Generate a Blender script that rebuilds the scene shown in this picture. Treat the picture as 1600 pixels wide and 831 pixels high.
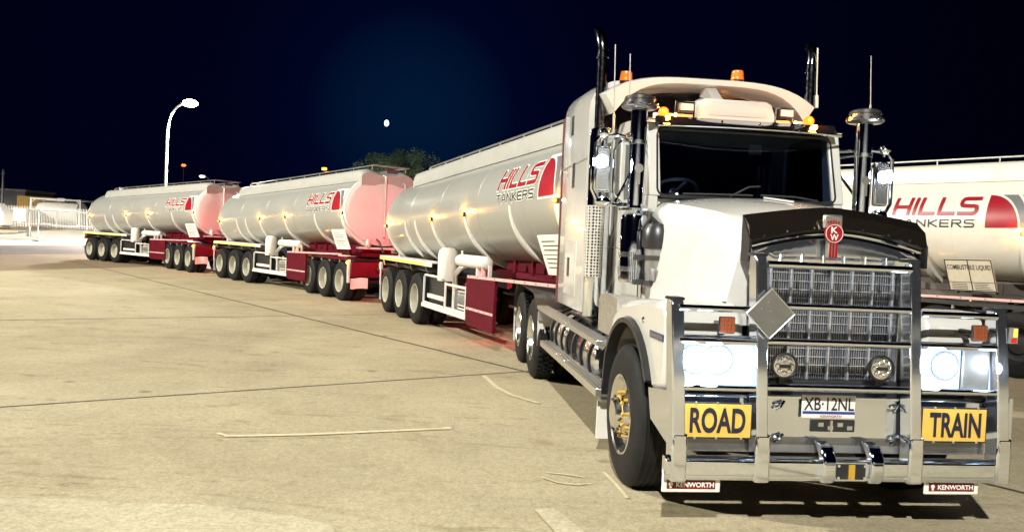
import bpy, bmesh, math, random
from mathutils import Vector, Matrix
random.seed(7)
PI = math.pi
SC = bpy.context.scene
for o in list(bpy.data.objects): bpy.data.objects.remove(o)
COL = SC.collection

# ------------------------------------------------------------------ camera
CAMH = 1.7445
cam = bpy.data.cameras.new('camera'); cam_o = bpy.data.objects.new('camera', cam); COL.objects.link(cam_o)
cam.sensor_width = 36; cam.lens = 1250 * 36 / 1600; cam.clip_end = 6000; cam.clip_start = .05
cam_o.matrix_world = Matrix.Translation((0, 0, CAMH)) @ Matrix.Rotation(PI/2 - .0294, 4, 'X') @ Matrix.Rotation(.0487, 4, 'Z')
SC.camera = cam_o

# ------------------------------------------------------------------ night sky
W = bpy.data.worlds.new("World"); SC.world = W; W.use_nodes = True
nt = W.node_tree; nt.nodes.clear()
wo = nt.nodes.new('ShaderNodeOutputWorld'); bg = nt.nodes.new('ShaderNodeBackground')
tc = nt.nodes.new('ShaderNodeTexCoord'); sky = nt.nodes.new('ShaderNodeTexSky')
sky.sky_type = 'NISHITA'; sky.sun_disc = False; sky.sun_elevation = math.radians(-6); sky.sun_rotation = math.radians(-9)
MOON_DIR = Vector((-.1608, .9773, .1377)).normalized()
dot = nt.nodes.new('ShaderNodeVectorMath'); dot.operation = 'DOT_PRODUCT'
nrm = nt.nodes.new('ShaderNodeVectorMath'); nrm.operation = 'NORMALIZE'
nt.links.new(tc.outputs['Generated'], nrm.inputs[0]); nt.links.new(nrm.outputs[0], dot.inputs[0])
dot.inputs[1].default_value = Vector((-.13, .98, .15)).normalized()
ramp = nt.nodes.new('ShaderNodeValToRGB')          # soft blue glow near the moon, mostly lens flare painted into the sky
e = ramp.color_ramp.elements
e[0].position = .80; e[0].color = (.0003, .0004, .0038, 1)
e[1].position = 1.0; e[1].color = (.0005, .0085, .032, 1)
m = e.new(.972); m.color = (.0003, .0006, .0085, 1)
m = e.new(.992); m.color = (.0004, .0016, .0145, 1)
nt.links.new(dot.outputs['Value'], ramp.inputs[0])
addn = nt.nodes.new('ShaderNodeMix'); addn.data_type = 'RGBA'; addn.blend_type = 'ADD'; addn.inputs[0].default_value = .0015
nt.links.new(ramp.outputs[0], addn.inputs[6]); nt.links.new(sky.outputs[0], addn.inputs[7])
nt.links.new(addn.outputs[2], bg.inputs[0]); bg.inputs[1].default_value = 1.0
nt.links.new(bg.outputs[0], wo.inputs[0])

def lamp(name, kind, loc, power, color, size=.2, parent=None, aim=None, cone=None, blend=.4):
    d = bpy.data.lights.new(name, kind); d.energy = power; d.color = color
    if kind == 'SUN': d.angle = math.radians(.5)
    else: d.shadow_soft_size = size
    if kind == 'SPOT':
        d.spot_size = math.radians(cone); d.spot_blend = blend
    o = bpy.data.objects.new(name, d); COL.objects.link(o); o.location = loc; o.parent = parent
    if aim is not None:
        o.rotation_euler = Vector(aim).to_track_quat('-Z', 'Y').to_euler()
    return o
# moonlight and the two yard floodlights (one behind the photographer, one off to the left)
lamp('moonlight', 'SUN', (0, 0, 50), .012, (.8, .88, 1), aim=-MOON_DIR)
FA = Vector((-2.75, -11.9, 15.)); FB = Vector((-31, 13, 17.))
lamp('yard_floodlight', 'POINT', FA, 31500, (1, .97, .88), .22)
lamp('yard_floodlight', 'SPOT', FB, 71000, (1, .945, .80), .22, aim=Vector((0, 14, 0)) - FB, cone=150)

vs = SC.view_settings
vs.view_transform = 'Standard'; vs.look = 'None'; vs.exposure = 0; vs.gamma = 1; vs.use_curve_mapping = False
SC.cycles.use_denoising = True
SC.cycles.max_bounces = 8; SC.cycles.caustics_reflective = False; SC.cycles.caustics_refractive = False
SC.cycles.sample_clamp_indirect = 4

# ------------------------------------------------------------------ materials
MATS = {}
def mat(name, col, rough=.5, metal=0., var=.0, scale=6., bump=0., coat=0., spec=.5, emit=None, estr=0., dirt=None, dscale=2., rvar=0.):
    if name in MATS: return MATS[name]
    M = bpy.data.materials.new(name); M.use_nodes = True
    t = M.node_tree; b = t.nodes['Principled BSDF']
    b.inputs['Base Color'].default_value = (*col, 1); b.inputs['Roughness'].default_value = rough
    b.inputs['Metallic'].default_value = metal; b.inputs['Coat Weight'].default_value = coat; b.inputs['Coat Roughness'].default_value = .06
    b.inputs['Specular IOR Level'].default_value = spec
    if emit: b.inputs['Emission Color'].default_value = (*emit, 1); b.inputs['Emission Strength'].default_value = estr
    if var or bump or dirt or rvar:
        c = t.nodes.new('ShaderNodeTexCoord'); n = t.nodes.new('ShaderNodeTexNoise')
        n.inputs['Scale'].default_value = scale; n.inputs['Detail'].default_value = 6; n.inputs['Roughness'].default_value = .62
        t.links.new(c.outputs['Object'], n.inputs['Vector'])
        out = None
        if var:
            r = t.nodes.new('ShaderNodeValToRGB')
            r.color_ramp.elements[0].position = .3; r.color_ramp.elements[1].position = .72
            r.color_ramp.elements[0].color = (*[x*(1-var) for x in col], 1); r.color_ramp.elements[1].color = (*[min(1, x*(1+var*.6)) for x in col], 1)
            t.links.new(n.outputs['Fac'], r.inputs[0]); out = r.outputs[0]
        if dirt:
            n2 = t.nodes.new('ShaderNodeTexNoise'); n2.inputs['Scale'].default_value = dscale; n2.inputs['Detail'].default_value = 9; n2.inputs['Roughness'].default_value = .7
            t.links.new(c.outputs['Object'], n2.inputs['Vector'])
            r2 = t.nodes.new('ShaderNodeValToRGB'); r2.color_ramp.elements[0].position = .52; r2.color_ramp.elements[1].position = .78
            r2.color_ramp.elements[0].color = (0, 0, 0, 1); r2.color_ramp.elements[1].color = (.7, .7, .7, 1)
            t.links.new(n2.outputs['Fac'], r2.inputs[0])
            mx = t.nodes.new('ShaderNodeMix'); mx.data_type = 'RGBA'
            t.links.new(r2.outputs[0], mx.inputs[0])
            if out: t.links.new(out, mx.inputs[6])
            else: mx.inputs[6].default_value = (*col, 1)
            mx.inputs[7].default_value = (*dirt, 1); out = mx.outputs[2]
        if out: t.links.new(out, b.inputs['Base Color'])
        if rvar:
            mr = t.nodes.new('ShaderNodeMapRange'); mr.inputs[3].default_value = max(0, rough-rvar); mr.inputs[4].default_value = rough+rvar
            t.links.new(n.outputs['Fac'], mr.inputs[0]); t.links.new(mr.outputs[0], b.inputs['Roughness'])
        if bump:
            bp = t.nodes.new('ShaderNodeBump'); bp.inputs['Strength'].default_value = bump; bp.inputs['Distance'].default_value = .01
            t.links.new(n.outputs['Fac'], bp.inputs['Height']); t.links.new(bp.outputs[0], b.inputs['Normal'])
    MATS[name] = M
    return M
def glow(name, col, s):
    return mat(name, (.02, .02, .02), .3, emit=col, estr=s)

CREAM = mat('cream_paint', (.60, .60, .572), .26, var=.04, scale=1.5, coat=.8, dirt=(.47, .455, .40), dscale=3.5)
WHITE = mat('white_paint', (.74, .73, .68), .4, var=.08, scale=5, dirt=(.42, .38, .30), dscale=2.5)
TANK = mat('grey_white_tank_paint', (.355, .36, .34), .36, metal=.12, var=.03, scale=1.2, coat=.28, dirt=(.27, .262, .235), dscale=.5)
TANKW = mat('cream_tank_paint', (.76, .73, .64), .34, var=.05, scale=1.3, coat=.4, dirt=(.55, .50, .40), dscale=1.1)
ALU = mat('brushed_aluminium', (.72, .71, .68), .30, metal=.9, var=.1, scale=14)
CHROME = mat('chrome', (.82, .87, .95), .06, metal=1, rvar=.03, scale=3)
POLISH = mat('polished_aluminium', (.80, .85, .94), .11, metal=.97, rvar=.06, scale=5, bump=.02)
GCHROME = mat('bright_grille_metal', (.62, .66, .76), .22, metal=.7)
STEEL = mat('grey_steel', (.33, .33, .33), .42, metal=.7, var=.2, scale=9)
DARKSTEEL = mat('dark_steel', (.05, .05, .052), .5, metal=.4, var=.3, scale=8)
BLACK = mat('black_plastic', (.018, .018, .02), .35, var=.3, scale=10)
FRAME = mat('black_chassis_paint', (.02, .021, .026), .5, var=.4, scale=7)
RUBBER = mat('tyre_rubber', (.011, .011, .012), .7, spec=.25, var=.45, scale=7, bump=.15, dirt=(.030, .028, .025), dscale=5)
RED = mat('dark_red_paint', (.105, .0028, .013), .62, spec=.15, var=.25, scale=4, dirt=(.04, .006, .012), dscale=3)
COAM = mat('coaming_grey', (.40, .40, .375), .4, var=.08, scale=3)
HEADW = mat('head_white', (.72, .70, .67), .55, var=.05, scale=2)
REDLOGO = mat('red_vinyl', (.30, .006, .018), .35)
BLKVINYL = mat('black_vinyl', (.02, .02, .022), .35)
GREYVINYL = mat('grey_vinyl', (.16, .16, .17), .35)
SILVERVINYL = mat('silver_vinyl', (.42, .42, .43), .35)
WVINYL = mat('white_reflective_vinyl', (.88, .87, .80), .3, spec=.7)
YELLOWPLATE = mat('yellow_plate', (.74, .47, .09), .42, var=.06, scale=20)
YELLOWTAPE = mat('yellow_reflective_tape', (.80, .70, .18), .4, var=.08, scale=9)
NAVYINK = mat('dark_ink', (.012, .014, .03), .5)
AMBERLENS = mat('amber_lens', (.72, .17, .02), .25, spec=.6, emit=(1, .28, .03), estr=.12)
ORANGELENS = mat('orange_lens', (.22, .055, .022), .25, spec=.6)
REDLENS = mat('red_lens', (.45, .02, .02), .25)
AMBERLIT = glow('lit_amber_lamp', (1, .33, .035), 6)
WHITELIT = glow('lit_white_lamp', (.86, .92, 1), 40)
HEADLIT = mat('lamp_reflector_white', (.30, .34, .42), .2, metal=.6, emit=(.62, .80, 1), estr=1.25)
REDLIT = glow('lit_red_lamp', (1, .05, .06), 9)
GOLD = mat('yellow_nut_indicator', (.50, .31, .03), .35)
PINKBOX = mat('dark_purple_plate', (.10, .05, .10), .5)

def glass(name, tint, op):
    M = bpy.data.materials.new(name); M.use_nodes = True; t = M.node_tree; t.nodes.clear()
    o = t.nodes.new('ShaderNodeOutputMaterial'); tr = t.nodes.new('ShaderNodeBsdfTransparent'); tr.inputs[0].default_value = (*tint, 1)
    g = t.nodes.new('ShaderNodeBsdfGlossy'); g.inputs['Roughness'].default_value = .02; g.inputs[0].default_value = (.9, .95, 1, 1)
    fr = t.nodes.new('ShaderNodeFresnel'); fr.inputs[0].default_value = op
    mx = t.nodes.new('ShaderNodeMixShader')
    t.links.new(fr.outputs[0], mx.inputs[0]); t.links.new(tr.outputs[0], mx.inputs[1]); t.links.new(g.outputs[0], mx.inputs[2]); t.links.new(mx.outputs[0], o.inputs[0])
    return M
GLASS = glass('tinted_glass', (.48, .54, .66), 1.55)
SHIELD = mat('smoked_acrylic', (.010, .008, .006), .07, spec=.6, coat=1)

def concrete(name, c0, c1, c2, streak=True):
    M = bpy.data.materials.new(name); M.use_nodes = True; t = M.node_tree; b = t.nodes['Principled BSDF']
    b.inputs['Roughness'].default_value = .82; b.inputs['Specular IOR Level'].default_value = .25
    c = t.nodes.new('ShaderNodeTexCoord')
    def noise(sc, det=8, ro=.6, vec=None, dist=0):
        n = t.nodes.new('ShaderNodeTexNoise'); n.inputs['Scale'].default_value = sc; n.inputs['Detail'].default_value = det; n.inputs['Roughness'].default_value = ro
        n.inputs['Distortion'].default_value = dist
        t.links.new(vec or c.outputs['Object'], n.inputs['Vector']); return n
    def rmp(n, p0, p1, a, bb):
        r = t.nodes.new('ShaderNodeValToRGB'); r.color_ramp.elements[0].position = p0; r.color_ramp.elements[1].position = p1
        r.color_ramp.elements[0].color = (*a, 1); r.color_ramp.elements[1].color = (*bb, 1)
        t.links.new(n.outputs['Fac'], r.inputs[0]); return r
    def mul(a, bsock, f):
        m = t.nodes.new('ShaderNodeMix'); m.data_type = 'RGBA'; m.blend_type = 'MULTIPLY'; m.inputs[0].default_value = f
        t.links.new(a, m.inputs[6]); t.links.new(bsock, m.inputs[7]); return m.outputs[2]
    big = rmp(noise(.16, 10, .66, dist=.6), .36, .66, c0, c1)
    mid = rmp(noise(.8, 10, .74, dist=.2), .34, .62, (.86, .86, .86), (1.05, 1.05, 1.04))
    fine = rmp(noise(45, 5, .75), .32, .66, (.66, .65, .63), (1.16, 1.16, 1.16))
    grit = rmp(noise(16, 9, .82, dist=.2), .36, .58, (.76, .755, .74), (1.08, 1.08, 1.08))
    out = mul(big.outputs[0], mid.outputs[0], .9); out = mul(out, grit.outputs[0], .9); out = mul(out, fine.outputs[0], .85)
    if streak:                      # tyre scuffs: long stretched noise in two directions
        for ang, sx, sy, dd in ((.62, .8, 1.4, .92),):
            mp = t.nodes.new('ShaderNodeMapping'); mp.inputs['Rotation'].default_value = (0, 0, ang); mp.inputs['Scale'].default_value = (sx, sy, 1)
            t.links.new(c.outputs['Object'], mp.inputs[0])
            s = rmp(noise(1.0, 6, .6, mp.outputs[0], .8), .26, .44, (dd, dd*.985, dd*.96), (1, 1, 1))
            out = mul(out, s.outputs[0], .85)
        v = t.nodes.new('ShaderNodeTexVoronoi'); v.inputs['Scale'].default_value = .9; v.inputs['Randomness'].default_value = 1
        t.links.new(c.outputs['Object'], v.inputs['Vector'])
        r = t.nodes.new('ShaderNodeValToRGB'); r.color_ramp.elements[0].position = .03; r.color_ramp.elements[1].position = .075
        r.color_ramp.elements[0].color = (.45, .43, .40, 1); r.color_ramp.elements[1].color = (1, 1, 1, 1)
        t.links.new(v.outputs['Distance'], r.inputs[0]); out = mul(out, r.outputs[0], .8)      # oil drips
        stain = rmp(noise(.42, 9, .72, dist=1.2), .28, .42, (.68, .66, .62), (1, 1, 1)); out = mul(out, stain.outputs[0], .9)
        for ang, sc_, th in ((.75, .55, .020), (2.3, .8, .016)):      # thin curved scuffs
            mp = t.nodes.new('ShaderNodeMapping'); mp.inputs['Rotation'].default_value = (0, 0, ang); mp.inputs['Scale'].default_value = (.25*sc_, sc_*1.6, 1); mp.inputs['Location'].default_value = (ang*7, ang*3, 0)
            t.links.new(c.outputs['Object'], mp.inputs[0]); nn = noise(1.0, 3, .5, mp.outputs[0], .5)
            ab = t.nodes.new('ShaderNodeMath'); ab.operation = 'SUBTRACT'; t.links.new(nn.outputs['Fac'], ab.inputs[0]); ab.inputs[1].default_value = .5
            a2 = t.nodes.new('ShaderNodeMath'); a2.operation = 'ABSOLUTE'; t.links.new(ab.outputs[0], a2.inputs[0])
            brk = noise(1.7+ang, 5, .6)
            a3 = t.nodes.new('ShaderNodeMath'); a3.operation = 'MULTIPLY_ADD'; t.links.new(brk.outputs['Fac'], a3.inputs[0]); a3.inputs[1].default_value = .09; t.links.new(a2.outputs[0], a3.inputs[2])
            rr2 = t.nodes.new('ShaderNodeValToRGB'); rr2.color_ramp.elements[0].position = .036; rr2.color_ramp.elements[1].position = .036+th
            rr2.color_ramp.elements[0].color = (.74, .71, .66, 1); rr2.color_ramp.elements[1].color = (1, 1, 1, 1)
            t.links.new(a3.outputs[0], rr2.inputs[0]); out = mul(out, rr2.outputs[0], .8)
    t.links.new(out, b.inputs['Base Color'])
    bp = t.nodes.new('ShaderNodeBump'); bp.inputs['Strength'].default_value = .25; bp.inputs['Distance'].default_value = .01
    t.links.new(fine.outputs[0], bp.inputs['Height']); t.links.new(bp.outputs[0], b.inputs['Normal'])
    return M
YARD = concrete('yard_concrete', (.395, .34, .228), (.55, .482, .335), None)
PALE = concrete('pale_concrete', (.50, .44, .31), (.62, .55, .41), None, False)
ASPH = concrete('road_asphalt', (.10, .085, .085), (.15, .13, .13), None, False)
PAVE = concrete('footpath_concrete', (.42, .40, .36), (.52, .50, .46), None, False)
DIRTM = concrete('gravel', (.30, .25, .22), (.40, .35, .32), None, False)
PAINT = mat('worn_pale_paint', (.66, .58, .40), .8, var=.2, scale=14, dirt=(.50, .43, .28), dscale=9)
JOINTM = mat('joint_sealant', (.075, .06, .04), .9, var=.5, scale=5)

# ------------------------------------------------------------------ mesh helper
class B:
    def __init__(s): s.v = []; s.f = []
    def add(s, vs, fs):
        k = len(s.v); s.v += [tuple(p) for p in vs]; s.f += [tuple(i+k for i in f) for f in fs]; return s
    def hexa(s, p):
        return s.add(p, [(0,3,2,1),(4,5,6,7),(0,1,5,4),(1,2,6,5),(2,3,7,6),(3,0,4,7)])
    def box(s, x0, x1, y0, y1, z0, z1):
        return s.hexa([(x0,y0,z0),(x1,y0,z0),(x1,y1,z0),(x0,y1,z0),(x0,y0,z1),(x1,y0,z1),(x1,y1,z1),(x0,y1,z1)])
    def prism(s, poly, ax, a, b):
        def P(q, h): return (h, q[0], q[1]) if ax == 'x' else (q[0], h, q[1]) if ax == 'y' else (q[0], q[1], h)
        n = len(poly); vs = [P(q, a) for q in poly] + [P(q, b) for q in poly]
        return s.add(vs, [tuple(range(n)), tuple(range(2*n-1, n-1, -1))] + [(i, (i+1) % n, (i+1) % n+n, i+n) for i in range(n)])
    def loft(s, rings, closed=True, caps=True):
        n = len(rings[0]); vs = [p for r in rings for p in r]; fs = []
        for k in range(len(rings)-1):
            for i in range(n if closed else n-1):
                j = (i+1) % n; fs.append((k*n+i, k*n+j, (k+1)*n+j, (k+1)*n+i))
        if caps and closed: fs += [tuple(range(n)), tuple(range((len(rings)-1)*n, len(rings)*n))]
        return s.add(vs, fs)
    def ring(s, c, ax, r, n=16, ph=0):
        ax = Vector(ax).normalized(); u = ax.orthogonal().normalized() if abs(ax.z) < .99 else Vector((1, 0, 0)); u = (u - ax*u.dot(ax)).normalized(); w = ax.cross(u)
        return [tuple(Vector(c) + (u*math.cos(ph+2*PI*i/n) + w*math.sin(ph+2*PI*i/n))*r) for i in range(n)]
    def cyl(s, p0, p1, r0, r1=None, n=16):
        ax = Vector(p1)-Vector(p0)
        return s.loft([s.ring(p0, ax, r0, n), s.ring(p1, ax, r0 if r1 is None else r1, n)])
    def lathe(s, prof, o, ax, n=32, caps=True):      # prof: (radius, height along axis)
        ax = Vector(ax).normalized(); o = Vector(o)
        return s.loft([s.ring(o+ax*h, ax, max(r, 1e-4), n) for r, h in prof], caps=caps)
    def tube(s, pts, r, n=8, closed=False):
        pts = [Vector(p) for p in pts]; rings = []; u = None
        for i, p in enumerate(pts):
            a = pts[i-1] if i else p; b = pts[i+1] if i < len(pts)-1 else p
            t = (b-a).normalized()
            if u is None: u = t.orthogonal().normalized()
            u = (u - t*u.dot(t)).normalized(); w = t.cross(u)
            rr = r[i] if isinstance(r, (list, tuple)) else r
            rings.append([tuple(p+(u*math.cos(2*PI*k/n)+w*math.sin(2*PI*k/n))*rr) for k in range(n)])
        return s.loft(rings)
    def ball(s, c, r, n=12, sz=None):
        k = n//2; c = Vector(c); sz = sz or (1, 1, 1); rings = []
        for i in range(k+1):
            a = PI*i/k; rr = max(math.sin(a), .001)
            rings.append([(c.x+rr*r*sz[0]*math.cos(2*PI*j/n), c.y+rr*r*sz[1]*math.sin(2*PI*j/n), c.z-math.cos(a)*r*sz[2]) for j in range(n)])
        return s.loft(rings)
    def grid(s, fn, nu, nv):
        vs = [fn(i/nu, j/nv) for i in range(nu+1) for j in range(nv+1)]
        return s.add(vs, [(i*(nv+1)+j, (i+1)*(nv+1)+j, (i+1)*(nv+1)+j+1, i*(nv+1)+j+1) for i in range(nu) for j in range(nv)])
    def build(s, name, m, parent=None, bevel=0., ang=38, normals=True, flip=False):
        me = bpy.data.meshes.new(name); me.from_pydata(s.v, [], s.f)
        bm = bmesh.new(); bm.from_mesh(me)
        if normals: bmesh.ops.recalc_face_normals(bm, faces=bm.faces[:])
        for f in bm.faces: f.smooth = True
        A = math.radians(ang)
        for ed in bm.edges:
            if len(ed.link_faces) == 2 and ed.calc_face_angle(0) > A: ed.smooth = False
        bm.to_mesh(me); bm.free()
        me.materials.append(m)
        o = bpy.data.objects.new(name, me); COL.objects.link(o); o.parent = parent
        if bevel:
            mo = o.modifiers.new('bevel', 'BEVEL'); mo.width = bevel; mo.segments = 2; mo.limit_method = 'ANGLE'; mo.angle_limit = math.radians(50)
        return o
def tag(o, label, cat, group=None, kind=None):
    if label: o['label'] = label
    if cat: o['category'] = cat
    if group: o['group'] = group
    if kind: o['kind'] = kind
    return o
def thing(name, label, cat, loc=(0, 0, 0), rz=0., group=None):
    o = bpy.data.objects.new(name, None); COL.objects.link(o); o.location = loc; o.rotation_euler = (0, 0, rz)
    o.empty_display_size = .2
    return tag(o, label, cat, group)
def kids(o): return [c for c in bpy.data.objects if c.parent == o]
def copy_tree(o, parent=None):
    c = o.copy(); COL.objects.link(c); c.parent = parent
    for k in kids(o): copy_tree(k, c)
    return c
def struct(o): o['kind'] = 'structure'; return o

# ---- lettering
_fonts = {}
def text_geo(txt, width, height, bold=.0, depth=.002):
    cu = bpy.data.curves.new('t', 'FONT'); cu.body = txt; cu.size = 1; cu.extrude = 0; cu.offset = bold; cu.resolution_u = 4
    o = bpy.data.objects.new('t', cu); COL.objects.link(o)
    dg = bpy.context.evaluated_depsgraph_get(); me = bpy.data.meshes.new_from_object(o.evaluated_get(dg))
    vs = [v.co.copy() for v in me.vertices]; fs = [tuple(p.vertices) for p in me.polygons]
    bpy.data.objects.remove(o); bpy.data.curves.remove(cu); bpy.data.meshes.remove(me)
    x0, x1 = min(v.x for v in vs), max(v.x for v in vs); y0, y1 = min(v.y for v in vs), max(v.y for v in vs)
    return [((v.x-x0)/(x1-x0)*width, (v.y-y0)/(y1-y0)*height) for v in vs], fs
def add_text(b, txt, o, right, up, width, height, bold=0., lift=.003):
    o = Vector(o); r = Vector(right).normalized(); u = Vector(up).normalized(); n = r.cross(u)
    vs, fs = text_geo(txt, width, height, bold)
    b.add([tuple(o+r*x+u*y+n*lift) for x, y in vs], fs)
    return b

# stroke letters of the tanker lettering (wide, square-cornered)
LET = {'H': (.95, [[(0,0),(0,1)], [(0,.46),(.95,.46)], [(.95,0),(.95,1)]]),
 'I': (0., [[(0,0),(0,1)]]), 'L': (.85, [[(0,1),(0,0),(.85,0)]]),
 'S': (.98, [[(.98,1),(.22,1),(.06,.96),(0,.84),(0,.68),(.06,.56),(.2,.52),(.78,.5),(.92,.46),(.98,.34),(.98,.16),(.92,.04),(.78,0),(0,0)]]),
 'T': (1., [[(0,1),(1,1)], [(.5,1),(.5,0)]]), 'A': (1.05, [[(0,0),(.45,1),(.6,1),(1.05,0)], [(.2,.28),(.85,.28)]]),
 'N': (.95, [[(0,0),(0,1),(.95,0),(.95,1)]]), 'K': (.9, [[(0,0),(0,1)], [(.9,1),(.12,.5),(.9,0)]]),
 'E': (.9, [[(.9,1),(0,1),(0,0),(.9,0)], [(0,.5),(.85,.5)]]),
 'R': (.95, [[(0,0),(0,1),(.8,1),(.93,.92),(.95,.78),(.93,.6),(.8,.52),(0,.5)], [(.45,.5),(.95,0)]])}
def strokes(txt, h, th, gap, slant):
    """polylines in metres and the width of the word; th, gap as shares of h"""
    x = th*h/2; out = []
    for ch in txt:
        w, L = LET[ch]
        for pl in L:
            out.append([(x+px*h+slant*py*h, py*(h-th*h)+th*h/2) for px, py in pl])
        x += w*h + gap*h
    return out, x-gap*h+th*h/2
def ribbon(pl, w):
    """2-D polyline -> list of quads (dense along its length), mitred"""
    pts = []
    for i in range(len(pl)-1):
        a, b = Vector(pl[i]), Vector(pl[i+1]); n = max(1, int((b-a).length/.04))
        pts += [a.lerp(b, k/n) for k in range(n)]
    pts.append(Vector(pl[-1]))
    d0 = (pts[1]-pts[0]).normalized(); d1 = (pts[-1]-pts[-2]).normalized()
    pts[0] = pts[0]-d0*w*.5; pts[-1] = pts[-1]+d1*w*.5
    L, R = [], []
    for i, p in enumerate(pts):
        a = pts[i]-pts[i-1] if i else pts[1]-pts[0]; b = pts[i+1]-pts[i] if i < len(pts)-1 else a
        a = a.normalized(); b = b.normalized(); na = Vector((-a.y, a.x)); nb = Vector((-b.y, b.x)); m = na+nb
        if m.length < .3: m = na
        m = m.normalized(); k = min(1/max(m.dot(na), .45), 2)
        L.append(p+m*w*.5*k); R.append(p-m*w*.5*k)
    return L, R

# ------------------------------------------------------------------ terrain and surfaces
def g(y):
    if y < 57: return 0.
    if y < 70: return .3*(y-57)/13
    if y < 75: return .3+.63*(y-70)/5
    return .93
gb = B()
xs = [-900, -300, -120, -70, -50, -35, -20, -8, 0, 8, 20, 60, 200, 900]; ys = [-150, -20, 0, 10, 20, 35, 57, 63.5, 70, 75, 90, 140, 400, 2500]
gb.add([(x, y, g(y)) for x in xs for y in ys], [(i*len(ys)+j, (i+1)*len(ys)+j, (i+1)*len(ys)+j+1, i*len(ys)+j+1) for i in range(len(xs)-1) for j in range(len(ys)-1)])
struct(gb.build('ground', YARD))
E0 = Vector((-24.05, 40.2)); ED = Vector((.215, .977)).normalized(); EN = Vector((-ED.y, ED.x))
def strip(name, p0, p1, k, m, a=-90, b=60, n=60, zoff=0.):
    s = B()
    def f(u, v):
        p = E0 + ED*(a+(b-a)*u) + EN*(p0+(p1-p0)*v)
        return (p.x, p.y, g(p.y)+(.0016*k)+zoff)
    s.grid(f, n, 6)
    return struct(s.build(name, m))
strip('road', 0, 10.6, 1, ASPH)
strip('road_edge_line', -.35, .02, 2, JOINTM)
strip('yard_edge_slab', -10.2, -.35, 1, concrete('reddish_concrete', (.22, .165, .11), (.31, .24, .165), None))
strip('footpath', 10.6, 26.0, 2, PAVE)
kb = B()
for i in range(-20, 60):
    p = E0+ED*i+EN*26.0; q = p+ED*.985; w = EN*.25
    z = g(p.y)
    kb.hexa([(p.x,p.y,z-.1),(q.x,q.y,z-.1),(q.x+w.x,q.y+w.y,z-.1),(p.x+w.x,p.y+w.y,z-.1),(p.x,p.y,z+.14),(q.x,q.y,z+.14),(q.x+w.x,q.y+w.y,z+.14),(p.x+w.x,p.y+w.y,z+.14)])
struct(kb.build('kerb', STEEL))
strip('gravel', 26.25, 160, 1, DIRTM)
b = B(); b.grid(lambda u, v: (-130+112*u, 75.2+120*v, .96), 4, 4); struct(b.build('container_yard', mat('dark_tarmac', (.035, .033, .032), .9, var=.3, scale=2)))
# unseen building added behind the camera to give the chrome something to reflect
DP = thing('chrome_reflection_building', 'added unseen pale building with dark roller doors, for the truck chrome to reflect', 'building', (0, -27, 0))
b = B(); b.box(-34, 34, -10, 0, 0, 7.2); b.build('wall', mat('pale_cladding', (.42, .41, .38), .7, var=.1, scale=1), DP)
b = B(); b.prism([(-10.4, 7.2), (.5, 7.2), (.5, 7.5), (-5, 9), (-10.4, 7.5)], 'x', -34.4, 34.4); b.build('roof', mat('roof_sheet', (.16, .16, .17), .5), DP)
for i in range(7):
    b = B(); x = -31+i*9.3; b.box(x, x+5.2, .0, .08, 0, 5.0); b.build('roller_door', mat('dark_roller', (.03, .03, .035), .5), DP)
def line_sheet(name, pts, w, k, m, kind='structure'):
    s = B(); P = [Vector(p) for p in pts]
    L, R = ribbon([tuple(p) for p in P], w) if len(P) > 1 else None
    vs = []; fs = []
    for a, b in zip(L, R): vs += [(a.x, a.y, (.0016*k)), (b.x, b.y, (.0016*k))]
    for i in range(len(L)-1): fs.append((2*i, 2*i+1, 2*i+3, 2*i+2))
    s.add(vs, fs); o = s.build(name, m); o['kind'] = kind; return o
J0 = Vector((.24, 10.86)); d1 = Vector((-4.89, -3.54)).normalized(); d2 = Vector((-20.5, 25.3)).normalized()
def wob(a, b, n=30, amp=.012): return [tuple(a.lerp(b, i/n)+Vector((random.uniform(-amp, amp), random.uniform(-amp, amp)))) for i in range(n+1)]
line_sheet('concrete_joint', wob(J0-d1*14, J0+d1*30), .045, 1, JOINTM)
line_sheet('concrete_joint', wob(J0-d2*12, J0+d2*32), .055, 2, JOINTM)
line_sheet('concrete_joint', wob(J0+d2*7.4-d1*6, J0+d2*7.4+d1*30), .03, 3, JOINTM)
line_sheet('concrete_joint', wob(J0-d2*7.0-d1*20, J0-d2*7.0+d1*9), .025, 3, JOINTM)
for pts, w in (([(-2.31, 6.68), (-1.7, 6.86), (-1.1, 7.1), (-.52, 7.33)], .065), ([(-2.42, 6.75), (-2.31, 6.67), (-2.22, 6.70)], .04), ([(-.7, 7.24), (-.5, 7.38)], .03),
               ([(-.29, 10.29), (-.12, 9.55), (.07, 9.08), (.35, 8.71)], .06), ([(.79, 6.12), (.84, 5.85), (.88, 5.54)], .03),
               ([(.30, 5.92), (.42, 5.80), (.55, 5.78), (.64, 5.82)], .02), ([(.34, 6.05), (.46, 6.03), (.6, 5.98)], .018)):
    MK = globals().get('MK', 4)+.4; line_sheet('pale_ground_mark', pts, w, MK, PAINT)
for x, y, L, w in ((2.0, 5.55, .16, .03), (2.46, 5.50, .18, .035), (2.78, 5.52, .1, .03)):  # short pale dashes below the bumper, same material as the lines
    MK += .4; line_sheet('pale_ground_mark', [(x, y), (x+L, y-.01)], w, MK, PAINT)
pb = B(); pb.add([(.22,5.18,.016),(.36,5.22,.016),(.52,4.80,.016),(.36,4.70,.016)], [(0,1,2,3)]); struct(pb.build('concrete_patch', PALE))
pb = B()
P0 = [(-6, 4.75), (-4.5, 4.84), (-3.2, 4.90), (-2.7, 4.95), (-2.3, 4.93), (-1.9, 4.97), (-1.6, 4.92), (-1.35, 4.9), (-1.2, 4.82), (-1.0, 4.72), (-.95, 4.6), (-.7, 4.45), (-.9, 2), (-6, 2)]
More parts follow.
